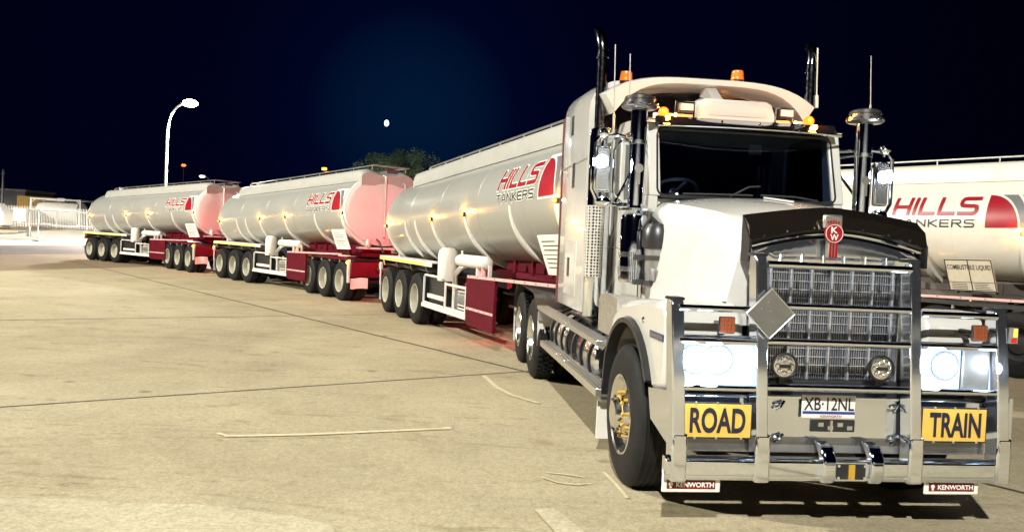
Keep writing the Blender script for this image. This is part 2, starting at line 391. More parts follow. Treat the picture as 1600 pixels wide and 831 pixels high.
pb.add([(x, y, .012) for x, y in P0], [tuple(range(len(P0)))]); struct(pb.build('concrete_patch', concrete('pale_slab', (.46, .41, .285), (.60, .545, .40), None)))

# ------------------------------------------------------------------ wheels
TR = .52
def tyre_mesh(b, xo, w=.28, R=TR, side=1):
    """tyre with outer face at |x|=xo on the given side"""
    s = side
    p = [(.292,-.03),(.300,0.),(.33,.004),(.40,.0),(.455,-.006),(.492,-.022),(R-.012,-.034),(R,-.052)]
    mid = []
    for k in range(4):
        c = -.052-(w-.104)*(k+.5)/4; mid += [(R,c+.016),(R-.014,c+.008),(R-.014,c-.008),(R,c-.016)]
    q = [(r,-w-h) for r, h in reversed(p)]
    b.lathe([(r, (xo+h)*s) for r, h in p+mid+q], (0,0,0), (1,0,0), 40, caps=False)
def rim_mesh(b, xo, kind, side=1):
    s = side
    if kind == 'deep': p = [(.300,-.004),(.292,.004),(.280,-.006),(.268,-.05),(.262,-.15),(.225,-.165),(.150,-.155),(.142,-.10),(.11,-.09),(.0,-.085)]
    else: p = [(.300,-.004),(.294,.006),(.278,-.004),(.266,-.035),(.250,-.06),(.19,-.05),(.150,-.03),(.125,.02),(.105,.04),(.095,.06),(.0,.065)]
    b.lathe([(r, (xo+h)*s) for r, h in p], (0,0,0), (1,0,0), 32, caps=False)
def make_wheel(parent, loc, side, kind, xo, dual=False, rimmat=None, nuts=None, lugs=False):
    """tyre (> rim, wheel nuts) ; loc is the hub (0,y,z)"""
    b = B(); tyre_mesh(b, xo, side=side)
    if lugs:
        for i in range(44):
            a = 2*PI*i/44
            for row in range(3):
                a2 = a+(.07 if row % 2 else 0); c, sn = math.cos(a2), math.sin(a2); u = .020; r0, r1 = TR-.012, TR+.010
                x0 = xo-.045-row*.072; x1 = x0-.055
                P = []
                for r in (r0, r1):
                    for xx, tt in ((x0,-u),(x1,-u),(x1,u),(x0,u)): P.append((xx*side, r*c-tt*sn, r*sn+tt*c))
                b.hexa(P)
    t = b.build('tyre', RUBBER, parent, ang=30); t.location = loc
    b = B(); rim_mesh(b, xo, kind, side); r = b.build('rim', rimmat, t, ang=30)
    if nuts:
        b = B()
        for i in range(10):
            a = 2*PI*i/10+.2; cx = (xo-(.05 if kind == 'flat' else .15))*side
            b.cyl((cx, .168*math.cos(a), .168*math.sin(a)), (cx+.055*side, .168*math.cos(a), .168*math.sin(a)), .019, .012, 8)
        b.build('wheel_nuts', nuts, t)
    if nuts is GOLD:
        b = B()
        for i in range(10):
            a0, a1 = 2*PI*i/10+.2, 2*PI*(i+1)/10+.2; cx = (xo+.012)*side
            b.tube([(cx,   .130*math.cos(a0), .130*math.sin(a0)), (cx, .130*math.cos(a1), .130*math.sin(a1))], .007, 6)
            b.ball((cx, .130*math.cos(a0), .130*math.sin(a0)), .017, 8)
        b.build('nut_indicator_ring', GOLD, t)
        b = B()
        for i in range(10):
            a = 2*PI*i/10+.2; cx = (xo+.03)*side
            b.ball((cx+.008*side, .13*math.cos(a+.3), .13*math.sin(a+.3)), .013, 8)
        b.build('nut_cap', BLACK, t)
    if dual:
        b = B(); tyre_mesh(b, xo-.33, side=side); d = b.build('tyre', RUBBER, parent, ang=30); d.location = loc
    return t

# ------------------------------------------------------------------ tanker trailer (local: x right, y forward, z up)
AX, BX = 1.2, .97
RIBS = [(-1.44, 1), (.16, 0), (.93, 0), (2.11, 1), (4.0, 1), (6.0, 0), (7.62, 1)]
def make_trailer(label, tilt, zc0, tankm, sign_y, readable, loc, rz, outline=True, RED=RED):
    T = thing('tanker_trailer', label, 'tanker trailer', loc, rz, 'tanker trailers parked in the yard')
    zc = lambda y: zc0+tilt*y
    def surf(y, z, off=0.): return AX*math.sqrt(max(0, 1-((z-zc(y))/BX)**2))+off
    def ell(y, k=1., n=56): return [(AX*k*math.cos(2*PI*i/n), y, zc(y)+BX*k*math.sin(2*PI*i/n)) for i in range(n)]
    # shell with dished ends and weld seams
    b = B(); R = []
    for y, k in ((-1.74,.02),(-1.73,.4),(-1.69,.72),(-1.62,.92),(-1.55,.985),(-1.50,1.0)): R.append(ell(y, k))
    for y in [-1.2+.3*i for i in range(30)]: R.append(ell(y, 1.0))
    R.append(ell(7.72, 1.0)); b.loft(R); shell = b.build('tank', tankm, T, ang=30)
    b = B(); b.loft([ell(y, k) for y, k in ((7.70,1.004),(7.76,1.006),(7.79,1.006),(7.80,.985),(7.83,.955),(7.87,.88),(7.93,.6),(7.96,.3),(7.965,.02))]); b.build('front_head', HEADW if tankm is TANK else tankm, T, ang=30)
    b = B()
    for y in (.55, 2.6, 4.6, 6.5): b.loft([ell(y-.012, 1.0), ell(y-.006, 1.004), ell(y+.006, 1.004), ell(y+.012, 1.0)], caps=False)
    b.build('weld_seam', tankm, shell)
    # coaming along the top
    b = B(); R = []
    for y in (-.75, -.62, 2, 5, 7.70, 7.90):
        d = .10 if y in (-.75, 7.90) else 0
        zt = zc(y)+1.02-d
        q = [(.80,-.28),(.80,-.06),(.77,0),(.66,.05),(.52,.07),(.30,.02),(0,.0)]
        q = q+[(-a, c) for a, c in reversed(q[:-1])]
        R.append([(a, y, zt+c) for a, c in q])
    b.loft(R); b.build('top_coaming', COAM if tankm is TANK else tankm, T, ang=50)
    b = B(); zr = lambda y: zc(y)+1.17
    for s in (1, -1):
        b.tube([(s*.52, -.42, zr(-.42)-.12), (s*.52, -.42, zr(-.42)-.02), (s*.52, -.36, zr(-.36)), (s*.52, 7.95, zr(7.95))], .018, 8)
        for i in range(9): y = -.3+i*1.03; b.cyl((s*.52, y, zr(y)-.12), (s*.52, y, zr(y)), .012, n=6)
    b.box(-.55, .55, 7.93, 8.10, zr(8)-.015, zr(8)+.015)
    b.build('top_rail', ALU, T)
    b = B(); b.cyl((.12,-.62,zc(-.6)+.98),(.12,-.62,zc(-.6)+1.20),.10,n=14); b.cyl((.12,-.62,zc(-.6)+1.20),(.12,-.62,zc(-.6)+1.25),.13,n=14); b.box(-.3,.05,-.7,-.5,zc(-.6)+1.0,zc(-.6)+1.14)
    b.build('vent_valve', WHITE, T, bevel=.01)
    # curved ribs wrapping the lower half
    for y, lampy in RIBS:
        b = B(); R = []; zz = zc(y); n = 18
        th0, th1 = math.radians(-6), math.radians(-74)
        w = .055 if y < 7 else .09
        for i in range(n+1):
            th = th0+(th1-th0)*i/n; u = i/n; d = .012+.10*u**1.2 if y < 7 else .03+.10*u
            p0 = (AX*.985*math.cos(th), zz+BX*.985*math.sin(th)); p1 = (p0[0]+d*math.cos(th*1.0)+.015, p0[1]+d*math.sin(th))
            ww = w*(.5+.9*u)
            R.append([(p0[0], y-ww, p0[1]), (p1[0], y-ww, p1[1]), (p1[0], y+ww, p1[1]), (p0[0], y+ww, p0[1])])
        b.loft(R)
        for s in ((1,) if False else (1, -1)):
            if s == -1:
                c = B(); c.v = [(-x, yy, z) for x, yy, z in b.v]; c.f = list(b.f); c.build('tank_rib', WHITE, T)
            else: b.build('tank_rib', WHITE, T)
    # side marker lamps
    for y, on in RIBS:
        if not on: continue
        z = zc(y)-.13+0.0; x = surf(y, z)+.03
        b = B(); b.box(x-.03, x+.012, y-.05, y+.05, z-.035, z+.035); br = b.build('marker_lamp', BLACK, T)
        b = B(); b.ball((x+.012, y, z), .034, 10, (.7, 1.2, .9)); b.build('lens', AMBERLIT, br)
        lamp('marker_glow', 'POINT', (x+.09, y, z+.02), 9., (1, .45, .08), .03, T)
    # front head furniture
    yf = 7.98
    b = B(); b.tube([(.13, 7.82, zc(8)+.93), (.13, yf+.04, zc(8)+.90), (.12, yf+.04, zc(8)-.72)], .03, 10); b.build('drain_pipe', WHITE, T)
    b = B(); b.tube([(-.5, 7.82, zc(8)+.78), (-.5, yf, zc(8)+.74), (-.52, yf, zc(8)+.55)], .03, 10); b.build('drain_pipe', WHITE, T)
    b = B(); b.box(-.27, .06, 7.91, 7.94, zc(8)+1.0, zc(8)+1.1); b.build('data_plate', PINKBOX, T)
    for x in (-.28, -.12, .30):
        b = B(); b.tube([(x, 7.93, zc(8)-.80), (x, 8.10, zc(8)-.86), (x+.05, 8.35, zc(8)-1.05), (x+.12, 8.55, zc(8)-1.15)], .02, 6); b.build('air_line', BLACK, T)
    b = B(); b.box(-.42, -.16, 7.88, 7.99, zc(8)-.88, zc(8)-.76); b.build('coupling_box', STEEL, T, bevel=.01)
    for x in (.55, -.55):
        b = B(); b.box(x-.03, x+.03, 7.80, 7.98, zc(8)-1.03, zc(8)-.80); b.build('front_bracket', WHITE, T, bevel=.01)
    b = B(); b.box(-.80, .80, 7.74, 7.90, zc(8)-1.08, zc(8)-1.02); b.build('front_sill', WHITE, T, bevel=.01)
    # side board under the front
    b = B(); zs = zc(sign_y+.4)-.58
    P = [(1.235, sign_y, zs), (1.235, sign_y+.74, zs+.02), (1.06, sign_y+.80, zs-.50), (1.06, sign_y+.06, zs-.52)]
    nrm_ = Vector((.52, 0, .1745)); nrm_ = Vector((.95, 0, -.31))
    b.hexa([Vector(p)-nrm_*.02 for p in P]+[Vector(p) for p in P]); sg = b.build('hazard_board', WVINYL if not readable else mat('board_cream', (.62, .56, .44), .5, var=.1, scale=8), T)
    r_ = (Vector(P[1])-Vector(P[0])).normalized(); u_ = (Vector(P[0])-Vector(P[3])).normalized(); o_ = Vector(P[3])
    b = B()
    def bar(x0, x1, z0, z1, lift=.004):
        c = r_.cross(u_); b.add([tuple(o_+r_*x+u_*z+c*lift) for x, z in ((x0, z0), (x1, z0), (x1, z1), (x0, z1))], [(0, 1, 2, 3)])
    L_ = .74; H_ = .55
    if readable:
        for x0, x1, z0, z1 in ((0, L_, 0, .016), (0, L_, H_-.016, H_), (0, .016, 0, H_), (L_-.016, L_, 0, H_), (L_/2-.008, L_/2+.008, 0, H_), (0, L_, .15, .16)): bar(x0, x1, z0, z1)
        add_text(b, 'COMBUSTIBLE LIQUID', o_+r_*.03+u_*.36, r_, u_, L_-.06, .10, .004, .005)
        for z in (.03, .06, .09, .12):
            bar(.05, .05+random.uniform(.22, .28), z, z+.010); bar(.41, .41+random.uniform(.2, .28), z, z+.010)
    else:
        for z, x1 in ((.46, .5), (.40, .62), (.34, .56), (.22, .6), (.16, .5), (.10, .58)): bar(.10, x1, z, z+.014)
        for x0, x1, z0, z1 in ((.04, .70, .28, .288),): bar(x0, x1, z0, z1)
    b.build('board_lettering', DARKSTEEL, sg)
    # lettering wrapped on the tank
    def wrap(u, v, off): 
        y = 5.47+u; z = zc(y)+v
        return (surf(y, z)+off, y, z)
    def ribbons(b, pls, w, u0, v0, off):
        for pl in pls:
            L, R_ = ribbon(pl, w); vs = []
            for p, q in zip(L, R_): vs += [wrap(u0+p.x, v0+p.y, off), wrap(u0+q.x, v0+q.y, off)]
            b.add(vs, [(2*i, 2*i+1, 2*i+3, 2*i+2) for i in range(len(L)-1)])
    zH = .155; hH = .315
    pls, wd = strokes('HILLS', hH, .20, .38, .10); k = 1.42/wd; pls = [[(x*k, y) for x, y in pl] for pl in pls]
    pT, wt = strokes('TANKERS', .135, .17, .42, 0); kt = 1.38/wt; pT = [[(x*kt, y) for x, y in pl] for pl in pT]
    def quarter(b, r0, r1, off, vmax=.54, umax=1.2, u0=1.56, v0=-.045, n=16, m=6):
        vs = []
        for i in range(n+1):
            for j in range(m+1):
                r = r0+(r1-r0)*j/m; k = .90
                a0 = math.acos(min(1, vmax/max(r, 1e-3))); a1 = math.asin(min(1, umax/max(k*r, 1e-3))); a = a0+(max(a1, a0+.01)-a0)*i/n
                vs.append(wrap(u0+r*math.sin(a)*k, v0+r*math.cos(a), off))
        b.add(vs, [(i*(m+1)+j, (i+1)*(m+1)+j, (i+1)*(m+1)+j+1, i*(m+1)+j+1) for i in range(n) for j in range(m)])
    H2 = PI/2
    if outline:
        b = B(); ribbons(b, pls, .063+.034, 0, zH, .004); ribbons(b, pT, .023+.026, .02, -.045, .004)
        vs = []
        for i in range(9):
            for j in range(9): vs.append(wrap(1.53+.12*0+i/8*.63, -.075+j/8*.615, .004))
        b.add(vs, [(i*9+j, (i+1)*9+j, (i+1)*9+j+1, i*9+j+1) for i in range(8) for j in range(8)])
        b.build('logo_outline', WVINYL, T, normals=False)
    b = B(); ribbons(b, pls, .063, 0, zH, .008); b.build('lettering', REDLOGO, T, normals=False)
    b = B(); ribbons(b, pT, .023, .02, -.045, .008); b.build('lettering', BLKVINYL, T, normals=False)
    b = B(); quarter(b, 0.001, .54, .008); b.build('logo', REDLOGO, T, normals=False)
    b = B(); quarter(b, .575, .70, .009, umax=.60 if outline else 1.2); b.build('logo', GREYVINYL, T, normals=False)
    if not outline:
        b = B(); quarter(b, .74, 1.02, .009); b.build('logo', SILVERVINYL, T, normals=False)
    # chassis
    b = B()
    for s in (1, -1): b.box(s*.42-.05, s*.42+.05, -1.7, 4.3, .95, 1.22)
    for y in (-1.22, 0, 1.22, 2.6): b.box(-.42, .42, y-.06, y+.06, .98, 1.15)
    for y in (-1.22, 0, 1.22): b.cyl((-.8, y, .52), (.8, y, .52), .075, n=12)
    for y in (-1.4, .2, 1.9): b.box(-.7, .7, y-.05, y+.05, 1.10, 1.30)
    b.build('chassis_frame', FRAME, T, bevel=.008)
    b = B(); z0 = lambda y: zc(y)-BX
    b.box(-.62, .62, 4.15, 7.75, 1.17, 1.27); b.box(-.45, .45, 4.2, 7.5, 1.27, 1.50)
    b.box(.62, .75, 5.6, 7.5, 1.19, 1.25); b.box(-.75, -.62, 5.6, 7.5, 1.19, 1.25)
    for y in (5.0, 5.7, 6.4, 7.1):
        for s in (1, -1): b.box(s*.62-.03, s*.62+.03, y-.03, y+.03, 1.25, 1.46)
    b.build('front_subframe', RED, T, bevel=.008)
    b = B(); b.lathe([(.0,0),(.5,0),(.5,.02),(.0,.02)], (0, 7.02, 1.148), (0, 0, 1), 28); b.cyl((0,7.02,1.05),(0,7.02,1.15),.05,n=12); b.build('skid_plate', DARKSTEEL, T)
    for s in (1, -1):
        q = lambda x: x*s
        # rear guard top with yellow tape
        b = B(); b.box(*sorted((q(.80), q(1.22))), -1.86, 2.30, 1.268, 1.292); b.box(*sorted((q(1.20), q(1.222))), -1.86, 2.30, 1.20, 1.268)
        gd = b.build('mudguard', WHITE, T)
        b = B(); b.box(*sorted((q(1.2225), q(1.226))), -1.85, 1.85, 1.205, 1.265); b.build('reflective_tape', YELLOWTAPE, gd)
        b = B()
        for i in range(4):
            y = -1.75+i*1.16; b.tube([(q(1.15), y, 1.20), (q(1.12), y+.02, 1.08), (q(.5), y+.02, 1.05)], .022, 6)
        for y in (-1.22, 0, 1.22): 
            b.grid(lambda u, v, y=y: (q(.82+.36*v), y-.50+1.0*u, 1.09+.03*math.sin(PI*u)), 8, 2)
        b.build('guard_bracket', STEEL, T)
        # red side skirt with two pale strips
        b = B(); b.prism([(4.28,.44),(4.34,.36),(4.42,.34),(5.56,.34),(5.56,1.17),(4.28,1.14)], 'x', *sorted((q(1.14), q(1.20))))
        sk = b.build('side_skirt', RED, T, bevel=.01)
        b = B(); b.hexa([(q(1.19),4.33,1.12),(q(1.206),4.33,1.12),(q(1.206),7.70,1.19),(q(1.19),7.70,1.19),(q(1.19),4.33,1.165),(q(1.206),4.33,1.165),(q(1.206),7.70,1.235),(q(1.19),7.70,1.235)])
        b.box(*sorted((q(1.19), q(1.206))), 4.33, 5.55, .60, .64); b.build('side_strip', mat('pink_rail', (.62, .40, .38), .5), T)
        b = B()
        for i in range(5):
            for z in (.62,): b.cyl((q(1.2), 4.45+i*.25, z), (q(1.212), 4.45+i*.25, z), .010, n=8)
        for i in range(9): b.cyl((q(1.2), 4.45+i*.38, 1.147+.0072*i+.003), (q(1.212), 4.45+i*.38, 1.147+.0072*i+.003), .010, n=8)
        b.build('bolts', DARKSTEEL, T)
        # toolbox behind the wheels and low step rail
        b = B(); b.box(*sorted((q(.62), q(1.08))), 1.78, 2.85, .50, 1.04); b.build('toolbox', BLACK, T, bevel=.015)
        b = B(); P = [(q(1.17),1.76,1.02),(q(1.17),1.74,.52)]
        b.tube([(q(1.17),2.95,1.03),(q(1.17),1.80,1.03),(q(1.17),1.74,.99),(q(1.17),1.74,.50),(q(1.17),2.95,.50)], .024, 8)
        b.box(*sorted((q(1.10), q(1.15))), 1.9, 2.9, .60, .68)
        b.box(*sorted((q(1.12), q(1.205))), 1.70, 4.30, .41, .485)
        b.box(*sorted((q(.66), q(.72))), 1.70, 4.30, .41, .47)
        for y in (1.75, 3.0, 4.2): b.box(*sorted((q(.66), q(1.15))), y-.03, y+.03, .42, .46)
        b.build('step_rail', WHITE, T, bevel=.006)
        # pump cage
        b = B()
        for y in (2.98, 3.45, 4.12):
            b.box(*sorted((q(1.12), q(1.15))), y-.02, y+.02, .50, .96)
            b.box(*sorted((q(.72), q(.75))), y-.02, y+.02, .50, .96)
        for z in (.50, .93): b.box(*sorted((q(1.12), q(1.15))), 2.98, 4.12, z-.02, z+.02)
        for i in range(7): b.box(*sorted((q(1.04), q(1.07))), 3.5, 4.1, .53+i*.06, .552+i*.06)
        b.build('pump_cage', WHITE, T)
        b = B(); b.cyl((q(.95), 3.55, .70), (q(.95), 4.05, .70), .15, n=18); b.box(*sorted((q(.78), q(1.0))), 3.05, 3.4, .5, .85); b.build('pump', STEEL, T, bevel=.01)
        b = B()
        for y in (3.05, 3.2): b.tube([(q(1.0),y,.85),(q(1.02),y,1.1),(q(.95),y+.15,1.25),(q(.7),y+.35,1.38)], .03, 8)
        b.build('delivery_pipe', ALU, T)
        # upright canister and lying cylinder
        b = B(); b.lathe([(.0,.97),(.17,.97),(.18,.99),(.18,1.47),(.165,1.53),(.12,1.58),(0,1.59)], (q(1.03), 2.72, 0), (0,0,1), 24); b.build('extinguisher_canister', WHITE, T)
        b = B(); b.lathe([(0,3.42),(.07,3.43),(.105,3.47),(.11,3.55),(.11,4.75),(.10,4.82),(.06,4.86),(0,4.87)], (q(1.04), 0, 1.385), (0,1,0), 22)
        b.cyl((q(1.04),3.55,1.48),(q(1.04),3.55,1.56),.02,n=8); b.box(*sorted((q(.95), q(1.1))),4.45,4.52,1.1,1.3); b.build('hose_tube', WHITE, T)
        for y in (4.72, 5.02): b = B(); b.box(*sorted((q(1.04), q(1.10))), y-.025, y+.025, 1.17, 1.36); b.build('support_bracket', mat('pink_white_steel', (.66, .55, .52), .5), T, bevel=.008)
        # rear lamps, flaps
        b = B(); b.box(*sorted((q(.80), q(1.2))), -1.98, -1.86, .96, 1.12); rb = b.build('lamp_bar', WHITE, T, bevel=.01)
        b = B(); b.box(*sorted((q(.84), q(.98))), -2.0, -1.98, .99, 1.09); b.box(*sorted((q(1.02), q(1.10))), -2.0, -1.98, .99, 1.09); b.build('tail_lamp', REDLIT, rb)
        b = B(); b.box(*sorted((q(1.2), q(1.215))), -1.94, -1.88, 1.02, 1.08); b.build('side_lamp', AMBERLIT, rb)
        lamp('marker_glow', 'POINT', (q(1.30), -1.93, 1.06), 4, (1, .5, .12), .03, T)
        lamp('tail_glow', 'SPOT', (q(.95), -2.06, 1.05), 150, (1, .03, .07), .06, T, aim=(-q(.1), -1, .45), cone=140)
        b = B(); b.box(*sorted((q(.86), q(1.2))), -1.86, -1.845, .24, .66); b.build('mud_flap', WHITE, T)
        b = B(); b.cyl((q(1.19),-1.86,.6),(q(1.19),-1.86,1.0),.02,n=8); b.build('flap_bracket', WHITE, T)
        for i, y in enumerate((-1.22, 0, 1.22)):
            make_wheel(T, (0, y, TR), s, 'deep', 1.22, True, WHEELW)
    b = B()
    for s in (1, -1): b.box(s*.75-.06, s*.75+.06, -1.72, -1.64, 1.25, zc(-1.6)-.35)
    b.build('rear_upright', WHITE, T)
    b = B(); b.box(-1.15, 1.15, -1.86, -1.80, .98, 1.20); b.build('rear_beam', RED, T)
    return T
WHEELW = mat('cream_wheel_paint', (.43, .415, .34), .45, var=.15, scale=7, dirt=(.40, .36, .28), dscale=4)

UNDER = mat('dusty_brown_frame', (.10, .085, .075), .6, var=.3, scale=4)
T1 = make_trailer('grey tanker trailer coupled directly behind the white truck, lead tanker of the road train', .035, 2.17, TANK, 7.12, False, (-1.30, 17.786, 0), PI+.3969)
T2 = copy_tree(T1); T2.location = (-8.5484, 27.908, 0); T2.rotation_euler.z = PI+.6952
T2['label'] = 'middle grey tanker trailer with a pink lit front, standing between the other two'
T3 = copy_tree(T1); T3.location = (-17.725, 36.928, 0); T3.rotation_euler.z = PI+.8948
T3['label'] = 'rear tanker trailer of the road train, the one closest to the fence'
bm_ = B(); bm_.box(.46, .56, 5.05, 5.17, 3.60, 3.67); ml = bm_.build('roof_lamp', AMBERLIT, T2)
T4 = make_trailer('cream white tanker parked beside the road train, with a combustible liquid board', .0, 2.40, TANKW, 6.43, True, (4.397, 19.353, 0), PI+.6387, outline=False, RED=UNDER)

# ------------------------------------------------------------------ converter dolly
def make_dolly(label, loc, rz, RED=RED, WHEELW=WHEELW):
    D = thing('trailer_dolly', label, 'trailer dolly', loc, rz, 'dollies under the trailer fronts')
    b = B()
    for s in (1, -1): b.box(s*.42-.05, s*.42+.05, -1.7, 1.85, .78, .98)
    for y in (-1.2, 0, 1.2): b.cyl((-.8, y, .52), (.8, y, .52), .075, n=12); b.box(-.42, .42, y-.05, y+.05, .8, .95)
    b.build('dolly_frame', FRAME, D, bevel=.008)
    b = B(); b.box(-1.16, 1.16, 1.80, 1.88, .66, 1.04); 
    b.box(-.85,.85,1.88,1.90,.68,.74)
    b.build('front_panel', RED, D, bevel=.01)
    b = B(); b.tube([(.45,1.88,.86),(.12,3.45,.86)],.06,8); b.tube([(-.45,1.88,.86),(-.12,3.45,.86)],.06,8); b.box(-.14,.14,3.4,3.7,.79,.93); b.build('drawbar', RED, D)
    b = B(); b.lathe([(0,0),(.55,0),(.56,.03),(.5,.05),(0,.05)], (0,.05,1.07),(0,0,1),28); b.box(-.5,.5,-.35,.45,.98,1.08); b.build('fifth_wheel', DARKSTEEL, D)
    for s in (1, -1):
        q = lambda x: x*s
        b = B(); b.box(*sorted((q(.82), q(1.20))), -1.80, 1.72, 1.115, 1.135); b.box(*sorted((q(1.185), q(1.205))), -1.80, 1.72, 1.07, 1.115); b.build('mudguard', RED, D)
        b = B()
        for y in (-1.0, -.25, .35, 1.1): b.cyl((q(1.17), y, 1.0), (q(1.17), y, 1.07), .025, n=8); b.tube([(q(1.15),y,1.02),(q(.8),y+.05,.98),(q(.45),y+.05,.95)],.02,6)
        b.build('guard_bracket', STEEL, D)
        for y in (-1.78, 1.72):
            b = B(); b.box(*sorted((q(1.14), q(1.2))), y-.03, y+.03, .50, 1.10); br = b.build('lamp_post', WHITE, D)
            b = B(); b.ball((q(1.215), y, 1.02), .04, 10); b.build('side_lamp', AMBERLIT, br)
            lamp('marker_glow', 'POINT', (q(1.3), y+.06, 1.04), 4, (1, .45, .08), .03, D)
        b = B(); b.grid(lambda u, v: (q(.70+.48*u), 1.90+.02*math.sin(u*7), .36+.27*v+.012*math.sin(u*5)), 10, 4); b.build('mud_flap', WHITE, D)
        b = B(); b.box(*sorted((q(.86), q(1.2))), -1.86, -1.845, .20, .62); b.build('mud_flap', WHITE, D)
        for y in (-1.22, 0, 1.22): make_wheel(D, (0, y, TR), s, 'deep', 1.22, True, WHEELW)
    return D
D2 = make_dolly('red triaxle dolly under the front of the middle tanker', (-4.184, 22.695, 0), PI+.5861)
D3 = copy_tree(D2); D3.location = (-12.254, 32.250, 0); D3.rotation_euler.z = PI+.708; D3['label'] = 'red triaxle dolly under the front of the rearmost tanker'
a4 = .6387; D4 = make_dolly('dark dolly under the front of the cream white tanker', (4.397+7.6*math.sin(a4), 19.353-7.6*math.cos(a4), 0), PI+a4, FRAME, DARKSTEEL)  # dark chassis and steel colours in place of the red and cream

# ------------------------------------------------------------------ prime mover (origin at the drive axles)
KX, KY, KA = 1.4254, 11.2542, .1109
K = thing('prime_mover', 'white bonneted road train truck with chrome bull bar and lit headlamps', 'truck', (KX, KY, 0), PI+KA)
K.rotation_euler = (0, math.radians(.3), PI+KA)
FWY = 5.2455
# chassis and floor
b = B()
for s in (1, -1): b.box(s*.42-.05, s*.42+.05, -1.3, 5.9, .72, .98)
for y in (-.67, .67): b.cyl((-.85, y, .52), (.85, y, .52), .10, n=12)
b.cyl((-.95, FWY, .50), (.95, FWY, .50), .06, n=12); b.box(-.4, .4, 4.3, 6.0, .55, 1.1); b.box(-.6, .6, 1.6, 4.5, .95, 1.2)
b.box(-.95, .95, 5.85, 6.12, .50, .95)
b.build('chassis_frame', FRAME, K, bevel=.01)
b = B(); b.lathe([(0,0),(.5,0),(.5,.05),(0,.05)], (0,.0,1.06),(0,0,1),24); b.box(-.42,.42,-.4,.4,.96,1.06); b.build('fifth_wheel', DARKSTEEL, K)
# wheels
RIMA = mat('polished_rim', (.78, .77, .74), .22, metal=1, var=.08, scale=6)
for s in (1, -1):
    make_wheel(K, (0, FWY, TR), s, 'flat', 1.155, False, RIMA, GOLD)
    for y in (-.67, .67): make_wheel(K, (0, y, TR), s, 'deep', 1.22, True, RIMA, CHROME, lugs=True)
# drive guards, flaps
for s in (1, -1):
    q = lambda x: x*s
    pr = [(-1.42,.78),(-1.30,.98),(-1.10,1.13),(-.85,1.17),(.75,1.13),(.98,1.05),(1.12,.88),(1.12,.62)]
    b = B(); n = len(pr)
    R = [[(q(.62),y,z),(q(1.215),y,z),(q(1.215),y*.985,z-.022),(q(.62),y*.985,z-.022)] for y, z in pr]
    b.loft(R); b.build('drive_mudguard', BLACK, K)
    b = B(); b.box(*sorted((q(.70), q(1.2))), 1.13, 1.16, .48, .90); b.build('mud_flap', WHITE, K)
    b = B(); b.box(*sorted((q(.72), q(1.2))), 1.155, 1.22, .80, .93); b.box(*sorted((q(.84),q(.93))), 1.165, 1.20, .50, .80)
    b.build('guard_bracket', ALU, K)
    b = B(); b.box(*sorted((q(.86), q(1.2))), 1.161, 1.166, .485, .54); b.build('flap_badge', REDLOGO, K)
    b = B(); b.box(*sorted((q(.75), q(1.2))), -1.47, -1.45, .22, .80); b.build('mud_flap', WHITE, K)
    lamp('tail_glow', 'SPOT', (q(.5), -1.55, 1.0), 120, (1, .03, .07), .06, K, aim=(q(.25), -1, .18), cone=150)
    b = B(); b.box(*sorted((q(.4), q(.62))), -1.52, -1.46, .92, 1.02); b.build('tail_lamp', REDLIT, K)
